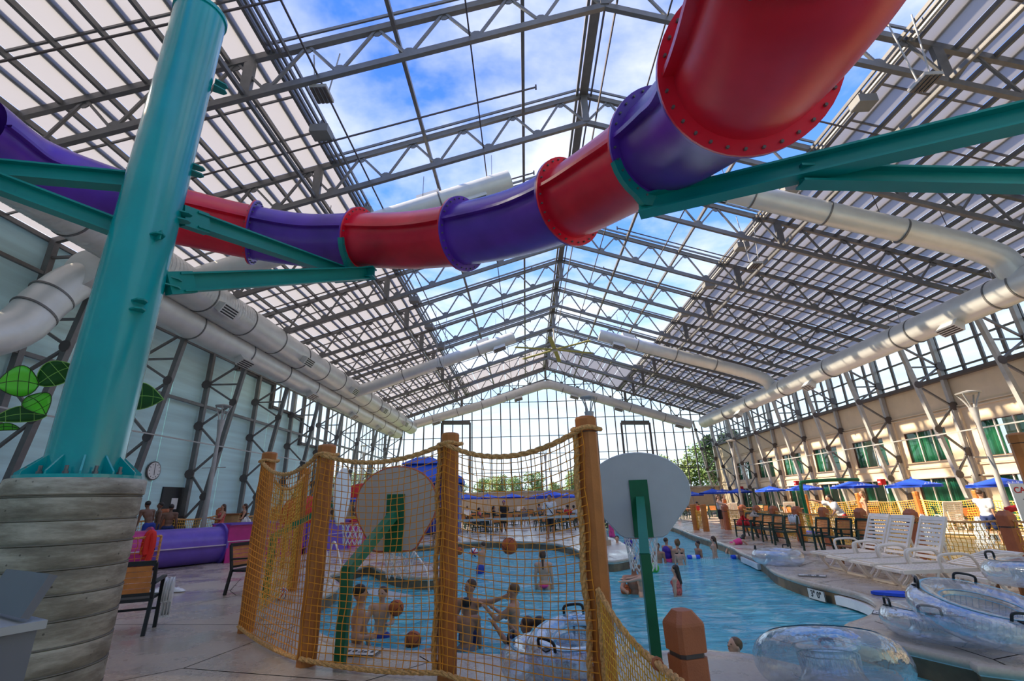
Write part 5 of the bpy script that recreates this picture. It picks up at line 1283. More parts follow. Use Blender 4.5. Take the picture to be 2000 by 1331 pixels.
# ================================================================ RIGHT ROPE FENCES
rf = thing('rope_fence', 'yellow net fence on brown bollards along the right bank', 'fence')
FP = [V((9.95, 25.3, 0)), V((10.35, 24.2, 0)), V((10.0, 22.0, 0)), V((9.9, 20.3, 0)), V((9.85, 18.5, 0)), V((9.75, 16.7, 0)), V((9.55, 14.6, 0)), V((9.6, 12.8, 0)), V((9.85, 10.6, 0)), V((10.2, 8.2, 0)), V((10.4, 6.2, 0))]
for i, p in enumerate(FP): bollard(rf, p.x, p.y, 1.18, .24 if i > 4 else .27, .1)
for i, (a, c_) in enumerate(zip(FP, FP[1:])):
    rope(up(a, 1.0), up(c_, 1.0), .08, .022, rf); net(up(a, 1.0), up(c_, 1.0), up(a, .05), up(c_, .05), 20, 10, .08, rf, NETY, r=.007 if i < 6 else .005, nm='fence_net')
rf2 = thing('rope_fence', 'second yellow net fence along the far side of the side pool', 'fence')
FP2 = [V((15.2, 27.4, 0)), V((16.6, 25.2, 0)), V((17.9, 23.2, 0)), V((18.3, 20.6, 0)), V((18.6, 17.6, 0)), V((18.5, 14.0, 0))]
for i, p in enumerate(FP2): tall_post(rf2, p.x, p.y, 1.55, .24)
for a, c_ in zip(FP2, FP2[1:]): rope(up(a, 1.2), up(c_, 1.2), .10, .022, rf2); net(up(a, 1.2), up(c_, 1.2), up(a, .1), up(c_, .1), 26, 11, .1, rf2, NETY, r=.007, nm='fence_net')
rf3 = thing('rope_fence', 'short netted pair of brown posts at the mouth of the right channel', 'fence')
for p in (G(1345, 1037), G(1364, 1039)): tall_post(rf3, p.x+.4, p.y, 1.25, .28)
a, c_ = G(1345, 1037), G(1364, 1039); net(V((a.x+.4, a.y, 1.0)), V((c_.x+.4, c_.y, 1.0)), V((a.x+.4, a.y, .1)), V((c_.x+.4, c_.y, .1)), 14, 12, .05, rf3, NETY, r=.008)
# ================================================================ WATER ARCH, SIGNS, CABANA, OTHER
t = thing('water_arch', 'green pipe arch spraying over the side pool', 'pipe')
y = 20.0; A0 = G(1585, 1042); y = A0.y; top = AY(1577, 942, y); 
b = MB(); b.tube(catmull([V((A0.x, y, 0)), V((A0.x-.02, y, top.z-.5)), V((A0.x-.0, y, top.z-.12)), V((A0.x+.15, y, top.z)), V((AY(1622, 931, y).x, y, top.z+.05)), V((AY(1675, 931, y).x, y, top.z+.03))], 6), .075, 12); b.obj('arch_pipe', GRN, t, True)
b = MB(); b.lathe([(.45, 0), (.42, .06), (.1, .1)], 16, (A0.x, y, 0)); b.obj('splash_base', BLUE, t)
# sign at right edge
y = 13.2; tl_, tr_ = AY(1983, 945, y), AY(2060, 945, y); bl_ = AY(1997, 1040, y)
t = thing('caution_sign', 'white CAUTION sign with red heading at the right edge', 'sign', ((tl_.x+.38), y, (tl_.z+bl_.z)/2))
hh = tl_.z-bl_.z; b = MB(); b.box((0, 0, 0), (1.1, .03, hh)); b.obj('board', WHT, t)
b = MB(); b.bar((.3, .04, -hh/2-1.0), (.3, .04, hh/2), .07); b.obj('sign_post', STEELW, t)
for i, (s_, sz, m_) in enumerate((('CAUTION', .21, REDC), ('This current is', .11, INK), ('strong. Weaker', .11, INK), ('swimmers and', .11, INK), ('the young need', .11, INK), ('a life vest', .11, INK))):
    o = link('lettering', text_mesh(s_, sz, m_, 'lettering', .002, .003), t, (-.02, -.02, hh/2-.17-(.26 if i else 0)-(i-1 if i else 0)*.18)); o.rotation_euler = (pi/2, 0, 0)
# cabana
cb_ = thing('blue_cabana', 'blue peaked cabana tent standing behind the cage', 'tent', (-6.3, 30.2, 0), .1)
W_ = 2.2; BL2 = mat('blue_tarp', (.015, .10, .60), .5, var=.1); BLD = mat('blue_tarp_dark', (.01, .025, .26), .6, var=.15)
for sx in (-1, 1):
    for sy in (-1, 1): b = MB(); b.bar((sx*W_, sy*W_, 0), (sx*W_, sy*W_, 3.0), .10); b.obj('corner_pole', BL2, cb_)
for k in range(4):
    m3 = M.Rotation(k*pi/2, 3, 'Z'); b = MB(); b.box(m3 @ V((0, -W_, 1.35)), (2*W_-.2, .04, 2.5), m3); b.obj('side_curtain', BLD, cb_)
    for i in range(5): b = MB(); b.box(m3 @ V((-1.7+.85*i, -W_-.03, 1.35)), (.03, .02, 2.5), m3); b.obj('curtain_seam', WHT, cb_)
    b = MB(); b.box(m3 @ V((0, -W_-.04, 1.5)), (2*W_, .02, .04), m3); b.obj('curtain_seam', WHT, cb_)
    for r0, z0, r1, z1 in ((2.45, 3.0, 1.1, 3.85), (1.25, 3.95, .5, 4.35)):
        e = [m3 @ V(q) for q in ((-r0, -r0, z0), (r0, -r0, z0), (r1, -r1, z1), (-r1, -r1, z1))]; e2 = [q+V((0, 0, .03)) for q in e]
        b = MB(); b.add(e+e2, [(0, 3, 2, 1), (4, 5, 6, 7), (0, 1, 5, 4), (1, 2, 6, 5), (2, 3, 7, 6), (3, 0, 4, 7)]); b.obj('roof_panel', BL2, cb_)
    b = MB(); b.box(m3 @ V((0, -2.45, 2.88)), (4.9, .03, .28), m3); b.obj('valance', BL2, cb_)
b = MB(); b.box((0, 0, 4.36), (1.0, 1.0, .05)); b.obj('roof_cap', BL2, cb_)
# clock, door, fire box on the left wall
p = AX(302, 920, XL+.03); t = thing('wall_clock', 'round white wall clock on the pale blue wall', 'clock', (XL-.06, p.y, p.z)); t.rotation_euler = (0, pi/2, 0)
b = MB(); b.lathe([(.40, 0), (.42, .02), (.42, .06), (.38, .07)], 32); b.obj('case', STEELD, t); b = MB(); b.lathe([(.37, .06), (.37, .075)], 32); b.obj('dial', WHT, t)
for i in range(12):
    a = i*pi/6; b = MB(); b.box((-.30*cos(a), .30*sin(a), .078), (.06, .025, .006), M.Rotation(-a, 3, 'Z')); b.obj('hour_mark', INK, t)
for a, L_ in ((pi*.95, .20), (.02, .28)): b = MB(); b.bar((0, 0, .084), (-L_*cos(a), L_*sin(a), .084), .02, .008); b.obj('hand', INK, t)
dr = struct('door_1'); p0, p1 = AX(323, 990, XL+.05), AX(352, 990, XL+.05)
b = MB(); b.box((XL-.05, (p0.y+p1.y)/2, 1.38), (.06, 1.5, 2.76)); b.obj('door_leaf', mat('dark_door', (.02, .02, .022), .5), dr)
b = MB(); b.box((XL+.0, (p0.y+p1.y)/2+.1, 2.0), (.02, .42, .5)); b.obj('paper_notice', WHT, dr)
for px, py, y_ in ((268, 950, 18.5), (548, 952, 27)): pass
t = thing('fire_alarm_box', 'small red box on the steel leg above the pier', 'box', AX(270, 950, XL+1.2)); b = MB(); b.box((0, 0, 0), (.18, .22, .28)); b.obj('case', REDC, t); b = MB(); b.box((.1, 0, 0), (.02, .14, .05)); b.obj('label_plate', WHT, t)
for px, py in ((1556, 944), (1448, 954), (1722, 942)):
    p = AX(px, py, XR-1.4); t = thing('fire_alarm_box', 'small red box on the right steel legs, %s' % {1556: 'left of the green arch', 1448: 'by the building corner', 1722: 'right of the green arch'}[px], 'box', p); b = MB(); b.box((0, 0, 0), (.3, .3, .35)); b.obj('case', REDC, t); b = MB(); b.box((-.16, 0, 0), (.02, .2, .08)); b.obj('label_plate', WHT, t)
# artificial palm leaves
t = thing('artificial_palm', 'artificial palm with bright and dark green fabric leaves behind the teal column', 'plant', (-10.6, 12.2, 0))
LB = mat('leaf_fabric_bright', (.10, .62, .03), .4); LD = mat('leaf_fabric_dark', (.008, .10, .01), .45)
b = MB(); b.tube([(0, 0, 0), (.1, .05, 2.5), (.05, 0, 5.0)], [.14, .11, .08], 10); b.obj('stem', mat('palm_stem', (.16, .10, .05), .7), t, True)
def leaf(p0, p1, w_, m_, lm, droop=.1):
    a = AD(*p0)-t.location; c_ = AD(*p1)-t.location; L = (c_-a).length; n = 12; d = (c_-a); 
    s = d.cross(dirw(p0[0], p0[1])).normalized(); vs = []; up_ = s.cross(d.normalized())
    for i in range(n+1):
        f = i/n; ww = w_*(sin(pi*min(1, f*1.02))**.75)*(1.1-.35*f) if 0 < i < n else 0.004; q = a+d*f+V((0, 0, -droop*sin(pi*f)*-1))
        for g_ in (-1, -.5, 0, .5, 1): vs.append(q+s*(ww*g_)+up_*(.06*w_*(1-g_*g_)))
    b = MB(); b.add(vs, [(i*5+k, i*5+k+1, (i+1)*5+k+1, (i+1)*5+k) for i in range(n) for k in range(4)]); o = b.obj('leaf', m_, t, True); o.modifiers.new('s', 'SOLIDIFY').thickness = .012
    b = MB(); 
    for k in (0, 2, 4): b.tube([V(vs[i*5+k])-up_*.012 for i in range(n+1)], .010, 5)
    for i in (3, 6, 9): b.tube([V(vs[i*5+k])-up_*.012 for k in range(5)], .008, 5)
    b.obj('leaf_wire', lm, o)
DK = mat('wire_dark', (.02, .05, .01), .5); LT = mat('wire_light', (.25, .55, .10), .5)
leaf((76, 752, 12.2), (-12, 752, 11.4), .42, LB, DK); leaf((72, 752, 12.3), (150, 715, 12.6), .34, LD, LT); leaf((55, 775, 12.2), (90, 812, 11.6), .30, LB, DK)
leaf((92, 812, 12.2), (-20, 822, 11.6), .22, LD, LT); leaf((232, 782, 12.6), (320, 780, 12.2), .38, LD, LT); leaf((40, 838, 12.2), (-30, 845, 12), .1, LB, DK)
# grey bin in the bottom left corner
BIN = mat('bin_grey', (.16, .165, .19), .45); BINL = mat('bin_edge', (.42, .42, .42), .5)
t = thing('litter_bin', 'grey litter bin with open flap lid, cut by the lower left corner', 'bin', (-2.05, 1.72, 0), -.5)
t.location = (-2.30, 2.02, 0)
b = MB(); b.prism([(-.25, -.22), (.25, -.22), (.25, .22), (-.25, .22)], 0, 1.22); b.obj('body', BIN, t)
b = MB(); b.box((0, 0, 1.235), (.54, .48, .03)); b.obj('rim', BINL, t)
b = MB(); b.box((0, .20, 1.34), (.50, .03, .16), M.Rotation(-.35, 3, 'X')); b.obj('flap', BIN, t)
# red/blue play structure hints, bucket: far left behind the cage
t = thing('play_tower', 'red and blue roofed play tower with yellow barrel far behind the cage', 'playground', (-9.3, 27.5, 0))
b = MB(); b.lathe([(1.1, 2.1), (1.0, 2.3), (.5, 2.75), (.05, 2.85)], 16); b.obj('red_roof', REDC, t, True)
for i in range(4): a = i*pi/2+.5; b = MB(); b.bar((.9*cos(a), .9*sin(a), 0), (.9*cos(a), .9*sin(a), 2.2), .13); b.obj('post', WOODP, t)
b = MB(); b.lathe([(.8, .6), (.85, 1.1)], 16); b.obj('yellow_barrel', mat('yellow_plastic', (.7, .4, .03), .5), t)
t = thing('red_slide_top', 'red dome hood behind the left hoop and net', 'playground', (-6.9, 15.2, 0)); b = MB(); b.lathe([(.62, 1.2), (.66, 1.55), (.5, 1.85), (.2, 1.98), (.02, 2.0)], 20); b.obj('hood', REDC, t, True)
for i in range(3): a = i*2.1; b = MB(); b.bar((.5*cos(a), .5*sin(a), 0), (.5*cos(a), .5*sin(a), 1.3), .1); b.obj('leg', WOODP, t)
# volleyball-like net tape across the far pool
t = thing('pool_net', 'white taped net on posts standing across the far edge of the pool', 'net')
a, c_ = AY(868, 1019, 20.5), AY(1145, 1008, 18.5); b = MB(); b.bar(a, c_, .02, .09); b.obj('tape', mat('grey_tape', (.5, .5, .48), .7), t)
for f in (.30, .44, .60): q = a.lerp(c_, f); 
for f in (.02, .35, .98): q = a.lerp(c_, f); b = MB(); b.bar((q.x, q.y, 0 if f < .9 else WZ-.4), q, .05); b.obj('post', STEELD, t)
# waterfalls / splashing bottles behind loungers: white water plumes
PLUME = mat('white_water', (.85, .9, .92), .4)
def plume(px, py, y, h, lab, sd):
    p = AX(px, py, 11.6); t = thing('water_jet', lab, 'water jet', (p.x, p.y, -.14)); r = random.Random(sd); b = MB()
    for i in range(420): f = r.random()**.6; a = r.uniform(0, 6.28); rr = .06+.32*(1-f); q = V((rr*cos(a)*r.random(), rr*sin(a)*r.random(), h*f)); b.bar(q, q+V((0, 0, .05+.06*r.random())), .008)
    b.obj('water_drops', PLUME, t, kind='stuff')
plume(1816, 1060, 0, 1.0, 'white water jet spouting behind the second lounger', 1); plume(1835, 1060, 0, .9, 'white water jet spouting behind the third lounger', 2); plume(1925, 1065, 0, 1.0, 'white water jet left of the caution sign', 3)

# brown post at the right edge
p = G(1986, 846, 2.42); t = thing('brown_post', 'tall brown net post cut by the right edge of the picture', 'post'); tall_post(t, p.x, p.y, 2.42, .24)
t = thing('wet_floor_sign', 'yellow wet-floor sign behind the net fence by the woman in white', 'sign', (11.0, 24.6, 0), .4)
for s_ in (-1, 1): b = MB(); b.box((0, s_*.12, .32), (.32, .02, .66), M.Rotation(s_*.35, 3, 'X')); b.obj('panel', mat('sign_yellow', (.8, .75, .03), .5), t)
for px, py, n_ in ((1297, 1034, 'taller'), (1273, 1038, 'shorter')):
    q = G(px, py, WZ); t = thing('spray_pole', '%s green spray pole standing in the far channel shallows' % n_, 'pole', (q.x, q.y, WZ-.5))
    b = MB(); b.tube([(0, 0, 0), (0, 0, 1.5 if n_ == 'taller' else 1.2)], .05, 10); b.obj('pipe', GRN, t, True); b = MB(); b.ell((0, 0, 1.5 if n_ == 'taller' else 1.2), (.08, .08, .05)); b.obj('nozzle', GRN, t)
t = thing('potted_flowers', 'pale yellow flowers at the far pool edge right of the lifeguard', 'plant', (3.0, 21.2, 0)); b = MB(); b.lathe([(.15, 0), (.22, .3), (.2, .32)], 14); b.obj('pot', STEELD, t)
b = MB(); r = random.Random(3)
for i in range(60): q = V((r.gauss(0, .14), r.gauss(0, .14), .4+r.random()*.25)); b.ell(q, (.04, .04, .03), nu=6, nv=4)
b.obj('blossom', mat('pale_yellow', (.7, .7, .2), .6), t)
# ================================================================ PEOPLE
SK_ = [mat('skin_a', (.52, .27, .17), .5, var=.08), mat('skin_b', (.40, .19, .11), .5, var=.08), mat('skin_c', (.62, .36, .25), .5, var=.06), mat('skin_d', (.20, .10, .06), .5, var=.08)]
HA = {'black': mat('hair_black', (.015, .011, .009), .5, var=.3, vscale=30), 'brown': mat('hair_brown', (.075, .035, .018), .5, var=.3, vscale=30), 'sand': mat('hair_sand', (.15, .08, .035), .5, var=.3, vscale=30)}
EYE_M = mat('eye_dark', (.02, .015, .012), .3); LIP = mat('lip', (.38, .10, .08), .5)
FAB = dict(white=mat('cloth_white', (.68, .68, .70), .8), black=mat('cloth_black', (.015, .015, .018), .8), navy=mat('cloth_navy', (.015, .03, .12), .8), red=REDC, pink=mat('cloth_pink', (.85, .06, .25), .7), coral=mat('cloth_coral', (.65, .12, .10), .7, var=.6, vscale=25), purple=mat('cloth_purple', (.06, .02, .32), .7), blue=mat('cloth_blue', (.02, .05, .35), .7), orange=mat('cloth_orange', (.6, .15, .03), .7), grey=mat('cloth_grey', (.18, .18, .2), .8), lime=mat('cloth_lime', (.2, .5, .04), .7))
QUEUE = []
def remesh(b, name, m_, vox, parent):
    me = bpy.data.meshes.new(name); me.from_pydata(b.v, [], b.f); me.update()
    o = bpy.data.objects.new(name, me); C.objects.link(o)
    md = o.modifiers.new('r', 'REMESH'); md.mode = 'VOXEL'; md.voxel_size = vox; md.use_smooth_shade = True
    s = o.modifiers.new('s', 'SMOOTH'); s.factor = .5; s.iterations = 2
    me.materials.append(m_); o.parent = parent; QUEUE.append((o, m_)); return o
def nz(v): return V(v).normalized()
def person(lab, head, H, rz, skin=0, hair='brown', hs='short', T=(0, 0, 1), aR=((.15, 0, -1), (.05, .15, -1)), aL=((-.15, 0, -1), (-.05, .15, -1)), lR=((.04, 0, -1), (.02, 0, -1)), lL=((-.04, 0, -1), (-.02, 0, -1)), look=(0, 0), wear=(), vox=.02, group=None, female=False, wide=1.0, nolegs=False):
    T = nz(T); k = H
    pel = V((0, 0, 0)); neck = pel+T*.32*k; hd = neck+(T*.6+V((0, 0, .4))).normalized()*.098*k
    sw = (.112 if not female else .10)*k*wide; hw = .055*k
    fwd_ = V((0, 1, 0)); 
    def frame(t_): # torso rotation from +z to T
        return V((0, 0, 1)).rotation_difference(t_).to_matrix()
    Q = frame(T)
    sR, sL = neck-T*.035*k+V((sw, 0, 0)), neck-T*.035*k+V((-sw, 0, 0))
    def chain(s, dirs, l1, l2): a = s+nz(dirs[0])*l1*k; c_ = a+nz(dirs[1])*l2*k; return s, a, c_
    AR = chain(sR, aR, .17, .145); AL = chain(sL, aL, .17, .145)
    LR = chain(pel+V((hw, 0, -.01*k)), lR, .245, .235); LL = chain(pel+V((-hw, 0, -.01*k)), lL, .245, .235)
    b = MB()
    b.ell(pel+T*.02*k, (.088*k*wide, .062*k, .075*k), Q); b.ell(pel+T*.12*k, (.074*k*wide, .055*k, .10*k), Q)
    b.ell(pel+T*.225*k, (.095*k*wide, .064*k, .105*k), Q); b.cap(sR-T*.005*k, sL-T*.005*k, .042*k, .042*k)
    b.cap(neck-T*.02*k, hd, .033*k*wide**.5, .030*k)
    if female:
        for s in (-1, 1): b.ell(pel+T*.235*k+Q @ V((s*.045*k, .052*k, 0)), (.034*k, .030*k, .032*k), Q)
    yaw, pit = look; HQ = M.Rotation(yaw, 3, 'Z') @ M.Rotation(pit, 3, 'X')
    b.ell(hd+HQ @ V((0, -.004*k, .006*k)), (.047*k, .056*k, .062*k), HQ, 16, 12); b.ell(hd+HQ @ V((0, .014*k, -.028*k)), (.034*k, .036*k, .034*k), HQ)
    b.cap(hd+HQ @ V((0, .045*k, .008*k)), hd+HQ @ V((0, .058*k, -.010*k)), .006*k, .010*k, 8)
    for s in (-1, 1): b.ell(hd+HQ @ V((s*.047*k, -.004*k, -.006*k)), (.007*k, .012*k, .016*k), HQ, 8, 6)
    for s, (A, B_, C_) in ((1, AR), (-1, AL)):
        b.cap(A, B_, .033*k, .025*k); b.cap(B_, C_, .025*k, .016*k)
        d = (C_-B_).normalized(); side = d.cross(V((0, 1, 0))); side = side.normalized() if side.length > .2 else V((1, 0, 0)); nn = side.cross(d)
        b.cap(C_, C_+d*.035*k, .018*k, .020*k, 8)
        for q in range(4):
            o_ = side*((q-1.5)*.0115*k); L_ = (.040, .046, .043, .034)[q]*k; k1 = C_+d*.045*k+o_; k2 = k1+d*L_*.55+nn*.004*k; k3 = k2+(d*.8+nn*.6).normalized()*L_*.5
            b.cap(k1, k2, .0068*k, .0062*k, 6); b.cap(k2, k3, .0062*k, .0055*k, 6)
        b.cap(C_+d*.015*k+side*(-s*.014*k), C_+d*.045*k+side*(-s*.038*k)+nn*.01*k, .0075*k, .006*k, 6)
    if not nolegs:
        for s, (A, B_, C_) in ((1, LR), (-1, LL)):
            b.cap(A, B_, .052*k, .036*k); b.cap(B_, C_, .036*k, .022*k); b.ell(B_.lerp(C_, .3)+V((0, -.01*k, 0)), (.030*k, .032*k, .06*k), V((0, 0, 1)).rotation_difference((B_-C_).normalized()).to_matrix())
            b.cap(C_-V((0, .015*k, .012*k)), C_+V((s*.012*k, .085*k, -.022*k)), .024*k, .016*k, 8)
    low = min([C_.z for _, _, C_ in (LR, LL)])-.038*k if not nolegs else -.1
    rt = thing('person', lab, 'person', (0, 0, 0), rz); rt['group'] = group or 'people at the indoor water park'
    foot = V((0, 0, low))
    off = -foot
    if isinstance(head, V) or len(head) == 3:
        hw_ = M.Rotation(rz, 3, 'Z') @ (hd-foot); rt.location = V(head)-hw_
    for i, vv in enumerate(b.v): b.v[i] = tuple(V(vv)+off)
    remesh(b, 'body', SK_[skin], vox, rt)
    def P(v): return V(v)+off
    # face
    if vox < .03:
        for s in (-1, 1): e = MB(); e.ell(P(hd+HQ @ V((s*.0185*k, .047*k, .008*k))), (.0075*k, .006*k, .0045*k), HQ, 8, 6); e.obj('eye', EYE_M, rt, True)
        e = MB(); e.ell(P(hd+HQ @ V((0, .0475*k, -.030*k))), (.015*k, .005*k, .004*k), HQ, 8, 6); e.obj('mouth', LIP, rt, True)
    # hair
    h = MB(); h.ell(P(hd+HQ @ V((0, -.014*k, .022*k))), (.053*k, .056*k, .054*k), HQ, 16, 12)
    if hs == 'cap': pass
    if hs in ('long', 'pony', 'bun', 'bob'): h.ell(P(hd+HQ @ V((0, -.022*k, .004*k))), (.053*k, .050*k, .062*k), HQ, 14, 10)
    if hs == 'long':
        for s in (-1, 0, 1): h.cap(P(hd+HQ @ V((s*.03*k, -.035*k, 0))), P(neck-T*.10*k+V((s*.035*k, -.065*k, 0))), .028*k, .018*k)
    if hs == 'pony': h.cap(P(hd+HQ @ V((0, -.06*k, .01*k))), P(neck-T*.09*k+V((0, -.075*k, 0))), .020*k, .012*k)
    if hs == 'bun': h.ell(P(hd+HQ @ V((0, -.045*k, .06*k))), (.026*k, .026*k, .024*k))
    if hs != 'cap': remesh(h, 'hair', HA[hair], max(vox*.8, .010), rt)
    else: remesh(h, 'cap', FAB['purple'], max(vox*.8, .010), rt)
    for w_ in wear:
        kind, colr = w_; c = MB(); g = .010*k+.004
        if kind in ('shirt', 'tank', 'dress', 'vest'):
            gg = g*(3.0 if kind == 'vest' else 1.2)
            c.ell(P(pel+T*.12*k), (.078*k*wide+gg, .058*k+gg, .11*k), Q); c.ell(P(pel+T*.215*k), (.095*k*wide+gg, .064*k+gg, .105*k), Q)
            if kind == 'shirt': c.cap(P(sR-T*.008*k), P(sL-T*.008*k), .044*k+g*.5, .044*k+g*.5); [c.cap(P(A), P(A.lerp(B_, .62)), .040*k+g, .040*k+g) for A, B_, _ in (AR, AL)]
            if kind == 'shirt' or kind == 'dress': c.ell(P(pel+T*.03*k), (.092*k*wide+g, .066*k+g, .07*k), Q)
            if female and kind != 'vest':
                for s in (-1, 1): c.ell(P(pel+T*.235*k+Q @ V((s*.045*k, .056*k, 0))), (.036*k, .032*k, .034*k), Q)
            if kind == 'dress': 
                for A, B_, _ in (LR, LL): c.cap(P(A), P(A.lerp(B_, .55)), .066*k, .082*k)
            remesh(c, {'shirt': 'shirt', 'tank': 'tank_top', 'dress': 'dress', 'vest': 'life_vest'}[kind], FAB[colr], vox, rt)
        if kind == 'shorts':
            c.ell(P(pel+T*.0*k), (.093*k*wide+g, .066*k+g, .062*k), Q)
            for A, B_, _ in (LR, LL): c.cap(P(A), P(A.lerp(B_, .72)), .056*k+g, .052*k+g)
            remesh(c, 'shorts', FAB[colr], vox, rt)
        if kind == 'brief': c.ell(P(pel-V((0, 0, .005*k))), (.092*k*wide+g*.5, .065*k+g*.5, .045*k), Q); remesh(c, 'swim_brief', FAB[colr], vox, rt)
        if kind == 'top': c.ell(P(pel+T*.235*k), (.099*k*wide+g*.3, .069*k+g*.3, .028*k), Q); remesh(c, 'bikini_top', FAB[colr], vox, rt)
        if kind == 'strap': c.cap(P(sR+V((0, .05*k, 0))), P(pel+V((-.08*k, .075*k, .05*k))), .012*k, .012*k); remesh(c, 'strap', FAB[colr], vox*.8, rt)
    return rt
def up_at(x, y, zfoot, *a, **k):   # place by the feet
    p = a; r_ = person(a[0], V((0, 0, 0)), *a[1:], **k); r_.location = (x, y, zfoot); return r_
N1 = .0115
gp = 'swimmers playing in the near pool'
def hd_(px, py, y): return AY(px, py, y)
person('boy with dark hair beside the green pole, hand on hip, back half turned', hd_(705, 1160, 6.95), 1.62, -1.15, 0, 'black', T=(.05, .0, 1), aR=((.55, -.25, -.8), (-.5, .5, -.15)), aL=((-.35, .35, -.9), (-.25, .35, -.9)), look=(.1, 0), wear=[('shorts', 'navy')], vox=N1, group=gp, wide=.95)
person('boy facing the camera holding an orange basketball behind the cage', hd_(747, 1160, 8.3), 1.45, 3.0, 2, 'brown', aR=((.15, .5, -.8), (.2, .9, -.1)), aL=((-.35, .6, -.7), (-.1, 1, .1)), wear=[('shorts', 'blue')], vox=N1, group=gp)
person('boy stretching one arm out to the right with open hand', hd_(918, 1147, 7.9), 1.5, 2.7, 0, 'brown', aL=((-1, .25, .15), (-1, .1, .35)), aR=((.25, .2, -.9), (.1, .6, -.5)), look=(-.5, 0), wear=[('shorts', 'navy')], vox=N1, group=gp)
person('dark-haired child with back turned, low in front of the reaching boy', hd_(911, 1182, 7.5), 1.35, .2, 1, 'black', wear=[('shorts', 'grey')], vox=N1, group=gp)
person('boy in profile with both hands raised before his chest', hd_(1002, 1155, 7.8), 1.5, 1.4, 0, 'sand', aR=((.2, .6, -.7), (.1, .8, .45)), aL=((-.1, .75, -.5), (0, .7, .7)), wear=[('shorts', 'navy')], vox=N1, group=gp)
person('swimmer in profile at the pool edge with raised elbow, right of the clear tube', hd_(1028, 1222, 6.95), 1.5, 1.3, 1, 'brown', aL=((-.5, .6, .3), (.2, .6, .6)), aR=((.6, .5, -.2), (.3, .7, .5)), vox=N1, group=gp)
person('dark-haired swimmer beside the profile swimmer at the pool edge', hd_(1053, 1222, 6.85), 1.5, .3, 1, 'black', 'bob', aR=((.9, .2, -.4), (.6, .4, -.4)), vox=N1, group=gp)
person('dark-haired boy mostly hidden by the middle cage post', hd_(856, 1238, 6.85), 1.5, .4, 0, 'black', vox=.014, group=gp)
person('girl with a braid in a pink bikini bottom, back to the camera', hd_(1060, 1085, 12.0), 1.5, -.1, 2, 'brown', 'pony', wear=[('brief', 'pink')], vox=.014, group=gp, female=True)
person('boy in blue trunks lifting a striped ball in the far pool', hd_(943, 1066, 15.0), 1.4, 1.2, 0, 'brown', T=(.3, 0, 1), aR=((.3, .8, -.3), (0, 1, .0)), wear=[('shorts', 'blue')], vox=.02, group=gp)
person('swimmer with one arm up beside the post, orange ball in hand', hd_(872, 1079, 16.5), 1.4, -1.4, 2, 'brown', T=(0, .5, .6), aR=((.2, .9, .3), (0, .6, 1)), vox=.02, group=gp)
g2 = 'swimmers in the right channel'
person('man with short dark hair up to his chest in water beside the green pole', hd_(1237, 1106, 11.2), 1.75, 3.0, 1, 'brown', aR=((.3, .7, -.5), (-.3, .9, -.1)), aL=((-.3, .7, -.5), (.3, .9, 0)), vox=.015, group=g2)
person('child hugging the man beside the green pole', hd_(1249, 1112, 10.9), 1.2, 1.3, 2, 'sand', aL=((-.3, .9, -.2), (.1, 1, -.1)), aR=((.3, .9, -.2), (-.1, 1, -.1)), vox=.015, group=g2)
person('girl with long wet dark hair and coral swimsuit alone in the channel', hd_(1318, 1113, 10.9), 1.3, 1.0, 2, 'black', 'long', wear=[('tank', 'coral')], vox=.014, group=g2, female=True)
person('sandy-haired boy looking up at the pool edge behind the bollard', hd_(1434, 1263, 6.35), 1.35, 1.6, 2, 'sand', look=(.25, .35), aL=((-.7, .5, .35), (-.3, 1, .15)), aR=((.5, .6, 0), (.2, .9, .2)), vox=.0095, group=g2)
person('boy in a purple life vest and pink shorts', hd_(1301, 1057, 16.2), 1.35, -1.0, 0, 'brown', wear=[('vest', 'purple'), ('shorts', 'pink')], vox=.018, group=g2)
person('woman with a hair bun seen from behind in the channel', hd_(1322, 1061, 16.0), 1.6, .3, 0, 'sand', 'bun', wear=[('top', 'black')], vox=.018, group=g2, female=True)
person('small child held before the woman with the bun', hd_(1326, 1076, 15.4), 1.0, 2.6, 2, 'brown', vox=.018, group=g2)
person('red-faced swimmer with only the head above water, left of the purple vest', hd_(1284, 1068, 16.0), 1.4, 2.6, 1, 'brown', vox=.018, group=g2)
person('swimmer ducking amid a splash in the channel', hd_(1362, 1063, 17.0), 1.4, 1.7, 1, 'black', vox=.018, group=g2)
person('girl with a brown ponytail by the right bank', hd_(1392, 1054, 16.8), 1.4, 1.0, 2, 'brown', 'pony', vox=.018, group=g2, female=True)
person('girl in a pink swimsuit climbing onto the right bank', hd_(1453, 1050, 18.0), 1.3, -1.4, 2, 'black', 'long', T=(0, .95, .25), aR=((.2, .7, -.7), (0, .9, -.2)), aL=((-.2, .7, -.7), (0, .9, -.2)), lR=((.1, -.6, -.8), (0, -.1, -1)), lL=((-.1, -.6, -.8), (0, -.1, -1)), wear=[('tank', 'pink'), ('brief', 'pink')], vox=.018, group=g2, female=True)
person('woman in sunglasses low in the water behind the lamp peninsula', hd_(1205, 1053, 20.0), 1.6, 2.9, 2, 'black', 'bob', vox=.02, group=g2, female=True)
person('child in a blue top leaning forward beside the woman in sunglasses', hd_(1232, 1051, 20.2), 1.3, -1.2, 2, 'brown', T=(0, .8, .5), wear=[('shirt', 'purple')], vox=.02, group=g2)
person('child in a pink striped towel standing behind the peninsula', hd_(1193, 1018, 26.0), 1.25, 2.5, 2, 'brown', wear=[('dress', 'pink')], vox=.025, group=g2, female=True)
person('paddling toddler far up the right channel', hd_(1226, 1034, 24.0), .95, 2.5, 2, 'sand', wear=[('brief', 'blue')], vox=.025, group=g2)
